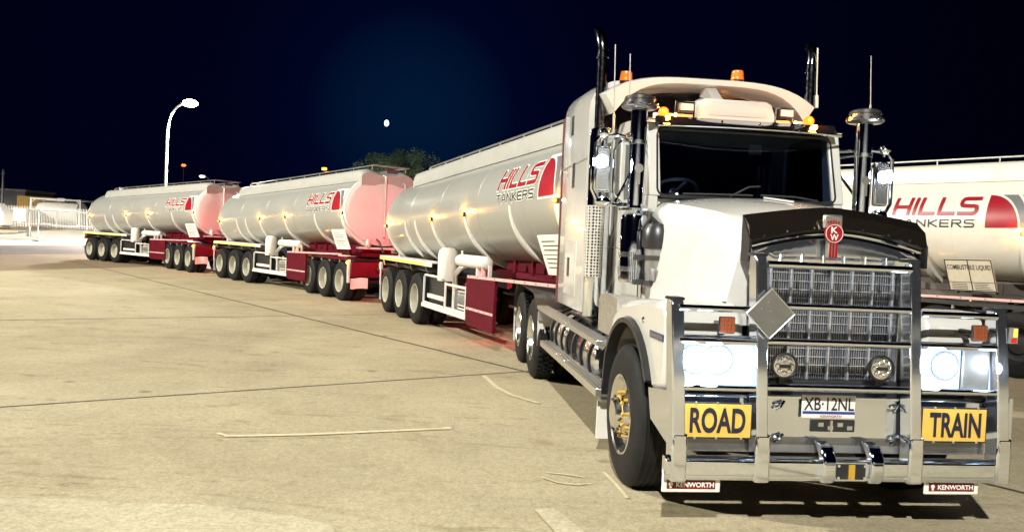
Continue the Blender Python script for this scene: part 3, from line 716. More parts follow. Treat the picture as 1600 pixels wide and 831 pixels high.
# fuel tanks with straps, step planks
for s in (1, -1):
    q = lambda x: x*s
    b = B(); b.lathe([(0,1.42),(.25,1.425),(.285,1.45),(.29,1.5),(.29,2.62),(.28,2.66),(.28,2.70),(.29,2.74),(.29,3.92),(.285,3.97),(.25,3.995),(0,4.0)], (q(.80),0,.70), (0,1,0), 30)
    ft = b.build('fuel_tank', POLISH, K, ang=30)
    b = B()
    for y in (1.55, 1.88, 2.28, 2.6, 2.95, 3.35, 3.75): b.lathe([(.292,y-.028),(.306,y-.028),(.306,y+.028),(.292,y+.028)], (q(.80),0,.70), (0,1,0), 30, caps=False)
    b.build('strap', BLACK, ft)
    b = B(); b.box(*sorted((q(1.06), q(1.205))), 1.05, 2.62, .930, .975); b.box(*sorted((q(1.06), q(1.205))), 2.66, 3.05, .930, .975); b.box(*sorted((q(1.06), q(1.205))), 3.09, 4.55, .930, .975)
    for i in range(4): 
        x = 1.075+i*.035; b.box(*sorted((q(x), q(x+.012))), 1.06, 4.54, .975, .982)
    b.build('side_step', ALU, K, bevel=.006)
    b = B(); b.box(*sorted((q(1.03), q(1.205))), 1.46, 2.60, .52, .585); b.box(*sorted((q(1.03), q(1.205))), 2.64, 3.05, .52, .585); b.box(*sorted((q(1.03), q(1.205))), 3.09, 4.60, .52, .585)
    for i in range(4): 
        x = 1.045+i*.042; b.box(*sorted((q(x), q(x+.016))), 1.47, 4.58, .585, .592)
    b.build('side_step', ALU, K, bevel=.006)
    b = B()
    for y in (1.3, 2.0, 2.64, 3.4, 4.2): b.box(*sorted((q(.5), q(1.08))), y-.02, y+.02, .905, .928)
    for y in (1.55, 2.62, 3.07, 4.4): b.box(*sorted((q(.6), q(1.05))), y-.02, y+.02, .40, .50)
    b.build('step_bracket', DARKSTEEL, K)
    b = B()
    for i in range(4):
        y = 1.6+i*.12; b.tube([(q(.25),y,1.05),(q(.55),y+.12,1.22-.02*i),(q(.85),y+.35,1.14),(q(.95),y+.7,1.0),(q(.9),y+1.1,.98)], .028, 8)
    b.tube([(q(.95),2.2,1.0),(q(1.0),2.9,1.04),(q(.95),3.3,1.0)], .04, 8); b.box(*sorted((q(.7),q(.95))),2.9,3.2,.98,1.1)
    b.build('air_hoses', BLACK, K)
    # tread plate battery box under the door
    b = B(); b.prism([(4.12,1.02),(4.12,1.30),(4.20,1.345),(4.78,1.345),(4.78,1.12),(4.62,1.02)], 'x', *sorted((q(.62), q(1.10))));
    for i in range(11):
        for j in range(4):
            z = 1.06+j*.065+(.03 if i % 2 else 0); y = 4.16+i*.055
            if y < 4.75: b.ball((q(1.10), y, z), .016, 6, (.5, 1, 1))
    for i in range(10):
        b.ball((q(1.03), 4.2+i*.057, 1.346), .014, 6, (1, 1, .5)); b.ball((q(.92), 4.2+i*.057, 1.346), .014, 6, (1, 1, .5))
    b.build('tread_box', ALU, K)

# sleeper
b = B(); R = []
def rr(hw, z0, z1, rad, y, n=6):
    pts = [(hw, y, z0)]
    for i in range(n+1): a = PI/2*i/n; pts.append((hw-rad+rad*math.cos(a), y, z1-rad+rad*math.sin(a)))
    for i in range(n+1): a = PI/2+PI/2*i/n; pts.append((-hw+rad+rad*math.cos(a), y, z1-rad+rad*math.sin(a)))
    pts.append((-hw, y, z0)); return pts
for y, hw, zt, rad in ((1.84,1.02,3.36,.30),(1.87,1.08,3.44,.30),(1.95,1.10,3.48,.30),(2.6,1.10,3.45,.30),(3.30,1.10,3.38,.30)): R.append(rr(hw, 1.10, zt, rad, y))
b.loft(R); SL = b.build('sleeper', CREAM, K, ang=30)
for s in (1, -1):
    q = lambda x: x*s
    for y, z0, z1 in ((2.45, 2.93, 3.14), (2.62, 2.36, 2.62)):
        b = B(); P = [(y-.07,z0),(y+.06,z0),(y+.07,z1),(y-.06,z1)]; b.prism(P, 'x', *sorted((q(1.095), q(1.106)))); b.build('side_vent', BLACK, SL, bevel=.01)
    b = B(); b.box(*sorted((q(1.095), q(1.104))), 2.32, 2.95, 1.22, 1.80); dr_ = b.build('locker_door', CREAM, SL, bevel=.02)
    b = B(); b.box(*sorted((s*1.103, s*1.110)), 2.50, 2.60, 1.42, 1.62); b.build('locker_handle', BLACK, dr_)
    b = B(); b.box(*sorted((s*1.098, s*1.1035)), 1.86, 3.3, 2.60, 2.612); b.box(*sorted((s*1.098, s*1.1035)), 2.02, 2.032, 2.6, 3.2); b.build('panel_seam', STEEL, SL)
b = B(); b.box(-.9, .9, 1.80, 1.845, 1.3, 3.0); b.build('rear_wall', DARKSTEEL, SL)
for s in (1, -1): b = B(); b.box(*sorted((s*1.03, s*1.10)), 1.80, 1.84, 1.08, 3.2); b.build('rear_edge_strip', mat('maroon_strip', (.12, .03, .03), .5), SL)
# roof cap over the sleeper: an arch reaching forward, with dark openings below it
def arch(y, hw, zt, rise, th, n=24):
    up, lo = [], []
    for i in range(n+1):
        t = -1+2*i/n; z = zt-rise*abs(t)**4; up.append((hw*t, y, z)); lo.append((hw*t*(1-.09), y, z-th-(.10*abs(t)**6)))
    return up+lo[::-1]
b = B(); b.loft([arch(3.28,1.07,3.40,.20,.10), arch(3.45,1.06,3.40,.20,.09), arch(3.62,1.03,3.385,.20,.08), arch(3.66,1.02,3.37,.20,.05)]); b.build('roof_arch', CREAM, SL, ang=40)
b = B(); b.prism([(-.98,2.9),(.98,2.9),(.96,3.08),(.80,3.20),(.4,3.28),(0,3.30),(-.4,3.28),(-.80,3.20),(-.96,3.08)], 'y', 3.31, 3.33); b.build('roof_window', mat('dark_window', (.008, .008, .012), .08, spec=.8), SL)

# cab
b = B()
for s in (1, -1):
    q = lambda x: x*s
    side = [(3.31,1.15),(4.50,1.15),(4.63,2.20),(4.47,2.79),(4.30,2.93),(3.31,2.99)]
    b.prism([(3.31,1.15),(4.50,1.15),(4.62,2.19),(3.31,2.19)], 'x', *sorted((q(.76), q(.84))))      # door panel
    b.prism([(3.31,2.19),(3.62,2.19),(3.62,2.80),(3.31,2.80)], 'x', *sorted((q(.76), q(.84))))
    b.prism([(4.46,2.19),(4.63,2.19),(4.48,2.80),(4.36,2.80)], 'x', *sorted((q(.74), q(.84))))       # windscreen pillar
b.loft([[(.84*k,y,z) for k in (1,)] + [(.80,y,z+dz),(.45,y,z+dz+.025),(0,y,z+dz+.03),(-.45,y,z+dz+.025),(-.80,y,z+dz),(-.84,y,z)] for y, z, dz in ((3.31,2.80,.16),(4.05,2.80,.11),(4.28,2.80,.05),(4.40,2.80,.01),(4.47,2.80,-.02))])
b.box(-.84, .84, 4.50, 4.56, 1.15, 2.17)
CAB = b.build('cab', CREAM, K, bevel=.015)
b = B(); b.box(-.76, .76, 3.315, 3.34, 1.2, 2.79); b.box(-.76,.76,3.33,4.5,1.2,1.25); b.build('cab_lining', mat('cab_trim', (.03, .035, .06), .7), CAB)
b = B(); b.hexa([(-.76,4.05,1.9),(.76,4.05,1.9),(.76,4.52,1.9),(-.76,4.52,1.9),(-.76,4.08,2.20),(.76,4.08,2.20),(.76,4.52,2.17),(-.76,4.52,2.17)]); b.build('dashboard', FRAME, CAB, bevel=.02)
for s in (1, -1):
    b = B(); b.box(s*.42-.25, s*.42+.25, 3.40, 3.55, 1.6, 2.45); b.box(s*.42-.25, s*.42+.25, 3.40, 3.95, 1.5, 1.75); b.build('seat', mat('seat_cloth', (.04, .045, .07), .8), CAB, bevel=.05)
b = B(); rg = []
cx, cy, cz = .43, 3.98, 2.26; ax = Vector((0, .55, -.83))
rp = b.ring((cx, cy, cz), ax, .21, 24); b.tube(rp+[rp[0]], .016, 8)
for i in (0, 8, 16): b.tube([rp[i], (cx, cy, cz)], .014, 6)
b.ball((cx, cy, cz), .05, 10); b.build('steering_wheel', STEEL, CAB)
b = B(); b.ball((.47, 4.2, 2.235), .013, 8); b.build('dash_lamp', glow('lit_dash_lamp', (1, .9, .45), 25), CAB)
b = B(); b.box(-.40,-.385,4.3,4.31,2.25,2.265); b.build('dash_light', glow('lit_green_lamp', (.1, 1, .5), 4), CAB)
b = B(); b.box(-.20,-.10,4.36,4.39,2.60,2.68); b.build('paper_tag', WHITE, CAB)
b = B()
for x in (-.62,-.56,-.51): b.box(x, x+.02, 3.62, 3.66, 2.22, 2.58)
b.build('curtain', STEEL, CAB)
# windscreen and side glass
b = B(); b.hexa([(-.755,4.600,2.20),(.755,4.600,2.20),(.755,4.606,2.20),(-.755,4.606,2.20),(-.745,4.462,2.76),(.745,4.462,2.76),(.745,4.468,2.76),(-.745,4.468,2.76)]); b.build('windscreen', GLASS, CAB)
b = B()
def wsp(x, z): return (x, 4.602-(z-2.20)*.247+.012, z)
rc = .06; pts = []
for cx_, cz_, a0 in ((.70,2.70,0),(-.70,2.70,90),(-.71,2.25,180),(.71,2.25,270)):
    for k in range(5):
        a = math.radians(a0+k*22.5); pts.append(wsp(cx_+rc*math.cos(a), cz_+rc*math.sin(a)))
b.tube(pts+[pts[0]], .017, 8); b.build('windscreen_seal', BLACK, CAB)
for s in (1, -1):
    b = B(); b.box(*sorted((s*.79, s*.80)), 3.62, 4.48, 2.19, 2.80); b.build('side_window', GLASS, CAB)
b = B(); b.tube([wsp(.55,2.215),wsp(.2,2.225),wsp(-.05,2.23)], .010, 6); b.tube([wsp(.15,2.21),wsp(-.02,2.30),wsp(-.12,2.31)], .008, 6); b.tube([wsp(-.62,2.21),wsp(-.42,2.235),wsp(-.12,2.235)], .009, 6); b.build('wiper', DARKSTEEL, CAB)
# visor, chrome trim
b = B(); R = []
for i in range(13):
    t = -1+i/6; y0 = 4.47; yo = 4.70-.10*t*t
    R.append([(.77*t, y0, 2.78), (.77*t, y0-.02, 2.862), (.77*t, y0+.06, 2.858), (.77*t, yo, 2.775), (.77*t, yo-.02, 2.76)])
b.loft(R); VIS = b.build('sun_visor', mat('black_gloss', (.012, .011, .013), .10, coat=1), CAB)
b = B(); b.tube([(.79*(-1+i/8), 4.715-.10*(-1+i/8)**2, 2.765) for i in range(17)], .013, 8); b.build('visor_trim', CHROME, VIS)
b = B()
for t in (-.55, -.12, .3):
    for dz in (.0, .05): b.ball((t*.77, 4.625-dz*.9-.08*t*t, 2.805+dz*.6), .010, 6)
b.build('visor_screws', CHROME, VIS)
# roof hump, its panel
b = B(); R = []
for y, hw, z0, z1 in ((4.32,.33,2.84,3.02),(4.26,.345,2.84,3.075),(4.12,.34,2.84,3.10),(4.00,.28,2.84,3.10),(3.94,.20,2.84,3.06)):
    R.append([(hw,y,z0),(hw,y,z1-.07),(hw-.02,y,z1-.025),(hw-.07,y,z1),(-hw+.07,y,z1),(-hw+.02,y,z1-.025),(-hw,y,z1-.07),(-hw,y,z0)])
b.loft(R); HP = b.build('roof_unit', CREAM, CAB, ang=30)
b = B(); b.hexa([(-.26,4.318,2.925),(.26,4.318,2.925),(.26,4.326,2.925),(-.26,4.326,2.925),(-.245,4.29,3.045),(.245,4.29,3.045),(.245,4.305,3.045),(-.245,4.305,3.045)]); b.build('grille_panel', mat('vent_grey', (.50, .49, .45), .5), HP)
b = B(); b.loft([[(x-.07,y,z-.10),(x+.07,y,z-.10),(x+.05,y,z),(x-.05,y,z)] for x, y, z in ((0,4.05,3.08),(0,3.8,3.17),(0,3.62,3.30),(0,3.5,3.33))]); b.build('roof_strut', CREAM, CAB)
# roof lamps
for s in (1, -1):
    q = lambda x: x*s
    b = B(); b.box(*sorted((q(.37), q(.72))), 4.20, 4.24, 2.885, 2.93); br = b.build('lamp_rail', CREAM, CAB)
    b = B(); b.box(*sorted((q(.38), q(.52))), 4.22, 4.30, 2.945, 3.02); wl = b.build('work_lamp', BLACK, CAB, bevel=.008)
    b = B(); b.box(*sorted((q(.395), q(.505))), 4.30, 4.308, 2.955, 3.01); b.build('lens', mat('clear_lens', (.6, .62, .66), .08, spec=.9), wl)
    b = B(); b.tube([(q(.37),4.25,2.90),(q(.37),4.25,3.03),(q(.53),4.25,3.03),(q(.53),4.25,2.90)],.013,6); b.build('bracket', CHROME, wl)
    b = B(); b.ball((q(.655), 4.30, 2.925), .046, 12); b.build('marker_lamp', glow('lit_cab_marker', (1, .20, .004), 3), CAB)
    lamp('marker_glow', 'POINT', (q(.66), 4.44, 2.95), 24, (1, .25, .012), .03, K)
# beacons
for x, y in ((.80, 3.50), (-.30, 3.50)):
    zt = 3.40-.20*abs(x)**4
    b = B(); b.cyl((x,y,zt-.02),(x,y,zt+.015),.06,n=18); bc = b.build('beacon', BLACK, K)
    b = B(); b.lathe([(0,.015),(.062,.015),(.064,.03),(.058,.045),(.061,.055),(.055,.07),(.058,.08),(.050,.105),(0,.108)], (x,y,zt), (0,0,1), 20); b.build('beacon_lens', AMBERLENS, bc)
# exhaust stacks
PERF = bpy.data.materials.new('perforated_chrome'); PERF.use_nodes = True
t_ = PERF.node_tree; bs = t_.nodes['Principled BSDF']; bs.inputs['Metallic'].default_value = .6; bs.inputs['Roughness'].default_value = .3
c_ = t_.nodes.new('ShaderNodeTexCoord'); m_ = t_.nodes.new('ShaderNodeMapping'); m_.inputs['Scale'].default_value = (1, 1, 1)
v_ = t_.nodes.new('ShaderNodeTexVoronoi'); v_.inputs['Scale'].default_value = 34; v_.inputs['Randomness'].default_value = .12
r_ = t_.nodes.new('ShaderNodeValToRGB'); r_.color_ramp.elements[0].position = .34; r_.color_ramp.elements[1].position = .40
r_.color_ramp.elements[0].color = (.02, .02, .02, 1); r_.color_ramp.elements[1].color = (.84, .83, .80, 1)
t_.links.new(c_.outputs['Object'], m_.inputs[0]); t_.links.new(m_.outputs[0], v_.inputs['Vector']); t_.links.new(v_.outputs['Distance'], r_.inputs[0]); t_.links.new(r_.outputs[0], bs.inputs['Base Color'])
DKCHROME = mat('sooty_chrome', (.16, .17, .20), .16, metal=1, var=.6, scale=30, rvar=.1)
for s in (1, -1):
    q = lambda x: x*s
    x, y = q(1.06)-(.035 if s == 1 else .01), 3.45
    b = B(); b.lathe([(.0,1.08),(.082,1.08),(.085,1.10),(.085,1.46),(.080,1.465),(.080,2.135),(.085,2.14),(.085,2.86),(.06,2.885),(.05,2.89)], (x,y,0),(0,0,1),24,caps=False); ex = b.build('exhaust_stack', CHROME, K, ang=30)
    b = B(); b.lathe([(.085,1.46),(.088,1.46),(.088,2.14),(.085,2.14)], (x,y,0),(0,0,1),24,caps=False); b.build('heat_shield', PERF, ex)
    b = B(); P = [(x,y,2.85),(x,y,3.62)]; b.tube(P, .052, 16); b.lathe([(.052,0),(.060,.002),(.060,.03),(.052,.032)],(x,y,3.55),(0,0,1),16,caps=False)
    P = []; 
    for i in range(7): a = i/6*1.05; P.append((x+q(.03*math.sin(a)), y-.22*(1-math.cos(a)), 3.62+.24*math.sin(a)))
    b.tube(P, [.050,.051,.052,.052,.052,.051,.050], 16); b.build('stack_pipe', DKCHROME, ex)
    b = B(); b.box(*sorted((q(.9), q(1.06))), 3.36, 3.42, 1.5, 1.56); b.box(*sorted((q(.9), q(1.06))), 3.36, 3.42, 2.5, 2.56); b.box(*sorted((q(.88),q(.96))),3.34,3.40,1.12,2.9); b.build('stack_bracket', POLISH, ex)
    # air cleaner
    x, y = q(.975)-.03, 4.60
    b = B(); b.lathe([(0,1.47),(.10,1.47),(.112,1.49),(.112,1.98),(.10,2.02),(.085,2.03),(.07,2.06),(.067,2.10),(.067,2.88)], (x,y,0),(0,0,1),28,caps=False); ac = b.build('air_cleaner', CHROME, K, ang=30)
    b = B(); b.lathe([(0,2.885),(.13,2.885),(.15,2.90),(.15,2.925),(.12,2.93),(.12,2.955),(.13,2.96),(.12,2.985),(.08,3.0),(0,3.005)], (x,y,0),(0,0,1),28); b.build('rain_cap', mat('cap_metal', (.30, .29, .29), .25, metal=.9), ac)
    b = B()
    for i in range(14):
        a = 2*PI*i/14; b.ball((x+.145*math.cos(a), y+.145*math.sin(a), 2.913), .013, 6); b.ball((x+.12*math.cos(a+.2), y+.12*math.sin(a+.2), 2.965), .010, 6)
    b.tube(b.ring((x,y,2.913),(0,0,1),.145,20)+[(x+.145,y,2.913)], .006, 6); b.tube(b.ring((x,y,2.965),(0,0,1),.12,20)+[(x+.12,y,2.965)], .005, 6); b.cyl((x+.132,y,2.91),(x+.12,y,2.97),.006,n=6)
    b.build('cap_bolts', CHROME, ac)
    for z in (1.58, 1.70):
        b = B(); b.lathe([(.112,z-.02),(.118,z-.02),(.118,z+.02),(.112,z+.02)], (x,y,0),(0,0,1),28,caps=False); b.box(*sorted((q(.82),q(.90))),4.56,4.64,z-.015,z+.015); b.build('clamp_band', POLISH, ac)
    b = B(); b.lathe([(.067,2.60),(.074,2.60),(.074,2.63),(.067,2.63)], (x,y,0),(0,0,1),28,caps=False); b.build('clamp_band', POLISH, ac)
    b = B()
    for z in (2.05,): b.lathe([(.07,z),(.14,z+.005),(.14,z+.025),(.07,z+.03)], (x,y,0),(0,0,1),28,caps=False)
    b.build('base_flange', POLISH, ac)
    b = B(); b.lathe([(0,.0),(.036,0),(.036,.006),(0,.007)], (x,y+.067,2.40),(0,1,0),18); b.box(x-.012,x+.012,y+.066,y+.072,2.27,2.38); b.build('emblem', ALU, ac)
    # mirrors on a tube loop
    b = B(); xo = q(1.27); 
    b.tube([(q(.84),4.40,2.66),(q(1.10),4.52,2.675),(q(1.25),4.55,2.66),(q(1.30),4.55,2.60),(q(1.30),4.55,2.22),(q(1.26),4.55,2.14),(q(1.12),4.54,2.10),(q(.84),4.45,2.12)], .016, 8)
    b.tube([(q(.84),4.30,2.60),(q(1.05),4.45,2.64),(q(1.12),4.53,2.55),(q(1.12),4.53,2.2),(q(1.04),4.5,2.12)], .012, 8)
    b.tube([(q(.84),4.35,2.58),(q(1.0),4.48,2.30),(q(1.10),4.53,2.12)], .012, 8)
    mi = b.build('mirror_arm', CHROME, K)
    b = B(); b.box(*sorted((q(1.15), q(1.28))), 4.50, 4.55, 2.20, 2.58); mh = b.build('mirror_housing', CHROME, mi, bevel=.02)
    b = B(); b.ball((q(1.22), 4.56, 2.68), .045, 12); b.cyl((q(1.22),4.56,2.62),(q(1.22),4.56,2.66),.012,n=8); b.build('spot_mirror', CHROME, mi)
    b = B(); b.ball((q(1.20),4.56,2.12),.075,12,(1,.6,.7)); b.build('spot_mirror', CHROME, mi)
    b = B(); b.box(*sorted((q(1.17), q(1.265))), 4.555, 4.562, 2.22, 2.56); b.build('mirror_back', POLISH, mi)
    b = B(); b.lathe([(0,0),(.042,0),(.045,.012),(.0,.03)], (q(1.235),4.565,2.45),(0,1,0),14); b.ball((q(1.235),4.59,2.45),.052,12); b.build('mirror_lamp', WHITELIT, mi)
    lamp('mirror_glow', 'POINT', (q(1.25),4.66,2.46), 4, (.75, .85, 1), .03, K)
    # aerials
b = B(); b.tube([(1.11,4.42,2.65),(1.115,4.42,2.86)], .011, 6); b.tube([(1.115,4.42,2.86),(1.13,4.42,3.44)], .005, 6); b.build('aerial', STEEL, K)
b = B(); b.tube([(.985,4.42,2.90),(1.0,4.42,3.37)], .005, 6); b.build('aerial', STEEL, K)
b = B(); b.tube([(-1.15,4.42,2.7),(-1.15,4.42,3.08)], .009, 6); b.tube([(-1.15,4.42,3.08),(-1.13,4.42,3.50)], .004, 6); b.build('aerial', STEEL, K)
b = B(); b.tube([(-1.12,3.5,3.20),(-1.115,3.5,3.32)], .018, 8); b.tube([(-1.115,3.5,3.3),(-1.10,3.5,3.78)], .007, 6); b.build('aerial', WHITE, K)
# grey tapering pre-cleaner with black dome, right-hand cowl
b = B(); b.lathe([(0,1.30),(.06,1.30),(.075,1.34),(.095,1.62),(.10,1.76),(0,1.77)], (.80,4.80,0),(0,0,1),22); pc = b.build('pre_cleaner', STEEL, K)
b = B(); b.lathe([(.10,1.755),(.122,1.76),(.126,1.82),(.12,1.90),(.09,1.95),(0,1.965)], (.80,4.80,0),(0,0,1),22); b.tube([(.80,4.80,1.93),(.86,4.8,2.0),(.90,4.75,1.9)],.03,8); b.build('dome_cap', BLACK, pc)
for z in (1.48, 1.68): b = B(); b.lathe([(.088,z-.018),(.104,z-.018),(.106,z+.018),(.092,z+.018)], (.80,4.80,0),(0,0,1),22,caps=False); b.box(.86,.97,4.70,4.78,z-.02,z+.02); b.build('clamp_band', DARKSTEEL, pc)
b = B(); P = [(.74,4.93,1.52),(.70,4.95,1.44),(.76,4.95,1.40),(.70,4.97,1.35),(.74,4.98,1.28)]; b.tube(P, [.03,.034,.03,.036,.02], 8); b.build('bonnet_catch', BLACK, pc)

# bonnet
b = B(); R = []
def hood(y, tw, zt, cr, bw, zb=1.28):
    q = [(bw,zb),(bw-.005,1.45),(tw+.035,1.72),(tw+.01,zt-.14),(tw-.02,zt-.07),(tw-.075,zt-.02),(tw-.2,zt+.005),(tw*.45,zt+cr*.7),(0,zt+cr)]
    q = q+[(-a, z) for a, z in reversed(q[:-1])]
    return [(a, y, z) for a, z in q]
for a in ((4.57,.80,2.150,.045,.86),(4.70,.79,2.150,.05,.86),(5.0,.76,2.125,.055,.86),(5.5,.68,2.065,.06,.80),(5.9,.60,1.99,.06,.72),(6.0,.575,1.955,.055,.68)): R.append(hood(*a))
b.loft(R); HD = b.build('bonnet', CREAM, K, ang=30)
SEAM = mat('panel_gap', (.03, .03, .03), .8)
b = B(); b.tube([(a*1.002, 4.60, z+.002) for a, y, z in hood(4.60,.798,2.150,.046,.858)], .006, 5); b.build('cowl_seam', SEAM, HD)
for s in (1, -1):
    b = B(); b.tube([(s*(.858-.0046*i*3.2),4.62+i*.115,1.425) for i in range(13)], .006, 5); b.build('side_seam', SEAM, HD)
    b = B(); b.box(*sorted((s*.845, s*.875)), 4.86, 4.94, 1.50, 1.60); b.build('bonnet_latch', STEEL, HD, bevel=.01)
    b = B()
    for i in range(9): b.ball((s*.845, 3.40+i*.12, 1.75), .008, 6)
    b.tube([(s*.842, 3.40, 1.75), (s*.842, 4.36, 1.75)], .004, 5); b.build('rivet_row', ALU, CAB)
    b = B(); b.tube([(s*.842, 4.42, 1.2), (s*.842, 4.44, 2.15), (s*.842, 3.45, 2.15), (s*.842, 3.45, 1.2)], .005, 5); b.build('door_gap', SEAM, CAB)
b = B(); b.tube([(.02,5.0,2.19),(.02,5.5,2.135)],.008,6); b.build('bonnet_rib', CREAM, HD)
# front guards
for s in (1, -1):
    q = lambda x: x*s
    A = [(4.62,.56)]
    arc = [(FWY+.66*math.cos(math.radians(a)), .54+.66*math.sin(math.radians(a))) for a in range(150, 24, -9)]
    low = [(5.86,.80),(6.13,.86)]
    topl = [(6.155,1.10),(6.14,1.34),(6.06,1.42),(5.85,1.42),(5.5,1.40),(5.2,1.37),(4.95,1.33),(4.7,1.22),(4.60,1.05)]
    poly = arc+low+topl
    b = B(); b.prism(poly, 'x', *sorted((q(.60), q(1.115)))); gd = b.build('front_guard', CREAM, K, bevel=.05, ang=45)
    b = B(); pr = [(4.60,.54)]+arc+[(5.84,.86)]
    b.loft([[(q(1.05),y,z),(q(1.155),y,z),(q(1.155),FWY+(y-FWY)*1.05,.54+(z-.54)*1.055),(q(1.05),FWY+(y-FWY)*1.05,.54+(z-.54)*1.055)] for y, z in pr]); b.build('guard_flare', BLACK, gd)
    b = B(); b.loft([[(q(.55),y,z),(q(1.06),y,z),(q(1.06),FWY+(y-FWY)*1.01,.54+(z-.54)*1.01),(q(.55),FWY+(y-FWY)*1.01,.54+(z-.54)*1.01)] for y, z in pr]); b.build('guard_liner', BLACK, gd)
    b = B(); b.box(*sorted((q(1.115), q(1.122))), 5.80, 6.10, 1.165, 1.21); bd = b.build('badge', mat('navy_badge', (.03, .04, .14), .3), gd)
    b = B()
    if s == 1: add_text(b, 'KENWORTH', (1.122, 5.815, 1.175), (0,1,0), (0,0,1), .27, .026, .01)
    else: add_text(b, 'KENWORTH', (-1.122, 6.085, 1.175), (0,-1,0), (0,0,1), .27, .026, .01)
    b.build('lettering', ALU, bd, normals=False)
    b = B(); b.ball((q(1.116),5.62,1.26),.022,10,(.6,1.2,1)); b.build('repeater_lamp', CHROME, gd)
    b = B(); b.box(*sorted((q(.86), q(1.15))), 4.44, 4.465, .14, .46); b.build('mud_flap', WHITE, K)
    b = B(); b.box(*sorted((q(.80), q(1.15))), 4.46, 4.56, .46, .56); b.build('flap_bracket', STEEL, K, bevel=.01)
    # bumper wing
    b = B(); b.prism([(5.84,.83),(6.33,.90),(6.33,.56),(5.92,.64)], 'x', *sorted((q(1.10), q(1.125)))); b.build('bumper_wing', POLISH, K)
    # headlamp unit
    b = B(); b.box(*sorted((q(.50), q(1.08))), 6.17, 6.245, .90, 1.235); hl = b.build('headlamp', CHROME, K, bevel=.012)
    xa = 1.065 if s == 1 else .80
    b = B(); b.box(*sorted((q(.52), q(xa))), 6.245, 6.262, .92, 1.215); b.build('lamp_cover', HEADLIT, hl, bevel=.01)
    if s == -1:
        b = B(); b.box(-1.0, -.81, 6.245, 6.268, .93, 1.20); b.build('lamp_panel', STEEL, hl, bevel=.01)
        b = B(); b.box(-1.065, -1.005, 6.245, 6.262, .92, 1.215); b.build('lamp_cover', HEADLIT, hl, bevel=.01)
    for x in ((.82, .97) if s == 1 else (.68,)):
        b = B(); b.lathe([(.07,.0),(.085,.0),(.094,.012),(.094,.022),(.080,.024),(.07,.008)], (q(x),6.262,1.09),(0,1,0),28); b.build('lens', mat('lamp_rim', (.30, .34, .44), .2, metal=.6), hl)
        b = B(); b.ball((q(x), 6.268, 1.09), .055, 12, (1, .35, 1)); b.build('bulb', WHITELIT, hl)
    for x in ((.82, .98) if s == 1 else (.68, 1.035)): lamp('headlamp_glow', 'POINT', (q(x), 6.375, 1.09), 6.5 if x != 1.035 else 2.2, (.70, .84, 1), .05, K)
    # turn indicator
    b = B(); xi = .79 if s == 1 else -.875; b.box(xi-.052, xi+.052, 6.30, 6.325, 1.255, 1.36); b.box(xi-.02, xi+.02, 6.12, 6.30, 1.29, 1.32); ti = b.build('turn_indicator', BLACK, K, bevel=.01)
    b = B()
    for i in range(4):
        for j in range(4): b.box(xi-.045+i*.023, xi-.045+i*.023+.021, 6.325, 6.332, 1.262+j*.024, 1.262+j*.024+.022)
    b.build('lens', ORANGELENS, ti)

# grille
b = B(); b.box(-.50, .50, 5.98, 6.02, .90, 1.74); gr = b.build('grille', FRAME, K)
b = B()
for i in range(58): x = -.455+i*.91/57; b.box(x-.0020, x+.0020, 6.03, 6.04, .915, 1.70)
for j in range(15): z = .93+j*.0545; b.box(-.46, .46, 6.041, 6.049, z-.003, z+.003)
b.build('grille_mesh', GCHROME, gr, normals=False)
b = B()
for i in range(7): x = -.42+i*.14; b.box(x-.008, x+.008, 6.05, 6.085, .915, 1.70)
b.build('grille_bar', GCHROME, gr, bevel=.004)
b = B()
for s in (1, -1): b.box(*sorted((s*.465, s*.53)), 6.0, 6.09, .90, 1.74)
b.build('grille_frame', GCHROME, gr, bevel=.01)
b = B(); R = []
for i in range(17):
    t = -1+i/8; zt = 1.90-.10*abs(t)**1.7; x = .56*t
    R.append([(x,6.0,1.70),(x,6.10,1.70),(x,6.115,1.76),(x,6.10,zt-.03),(x,6.06,zt),(x,6.0,zt)])
b.loft(R); b.build('grille_header', POLISH, gr, ang=30)
b = B(); b.tube([(.575*(-1+i/8), 6.11, 1.905-.10*abs(-1+i/8)**1.7) for i in range(17)], .014, 8); b.build('header_trim', CHROME, gr)
for s in (1,):
    for i in range(7): x = .42-i*.14; b = B(); b.lathe([(.014,0),(.012,.02),(.002,.06)], (x+.02,6.25,1.70),(0,0,1),8); b.build('bolt_cover', ALU, gr)
# smoked stone guard on the bonnet front
b = B(); R = []
for i in range(21):
    t = -1+i/10; x = .60*t; top = 2.075-.075*abs(t)**1.4; lowz = 1.93-.095*abs(t)**1.6
    R.append([(x,6.02,top),(x,6.12,(top+lowz)/2+.015),(x,6.15,lowz),(x,6.142,lowz-.004),(x,6.11,(top+lowz)/2+.008),(x,6.012,top-.006)])
b.loft(R); sg = b.build('stone_guard', SHIELD, K, ang=35)
b = B()
for s in (1, -1): b.hexa([(s*.592,6.02,1.70),(s*.605,6.02,1.70),(s*.605,6.15,1.70),(s*.592,6.15,1.70),(s*.592,6.02,2.0),(s*.605,6.02,2.0),(s*.605,6.15,1.84),(s*.592,6.15,1.84)])
for i in range(17):
    t = -1+i/8; 
b.loft([[(.60*(-1+i/10), 6.0, 1.93-.095*abs(-1+i/10)**1.6), (.60*(-1+i/10), 6.13, 1.93-.095*abs(-1+i/10)**1.6), (.59*(-1+i/10), 6.11, 1.905-.10*abs(-1+i/10)**1.7), (.59*(-1+i/10), 6.0, 1.905-.10*abs(-1+i/10)**1.7)] for i in range(21)])
b.build('guard_side', BLACK, sg)
b = B()
for t in (-.8, -.55, -.25, .3, .6, .85): b.ball((.60*t, 6.148, 1.945-.095*abs(t)**1.6), .010, 6)
b.build('guard_screw', CHROME, sg)
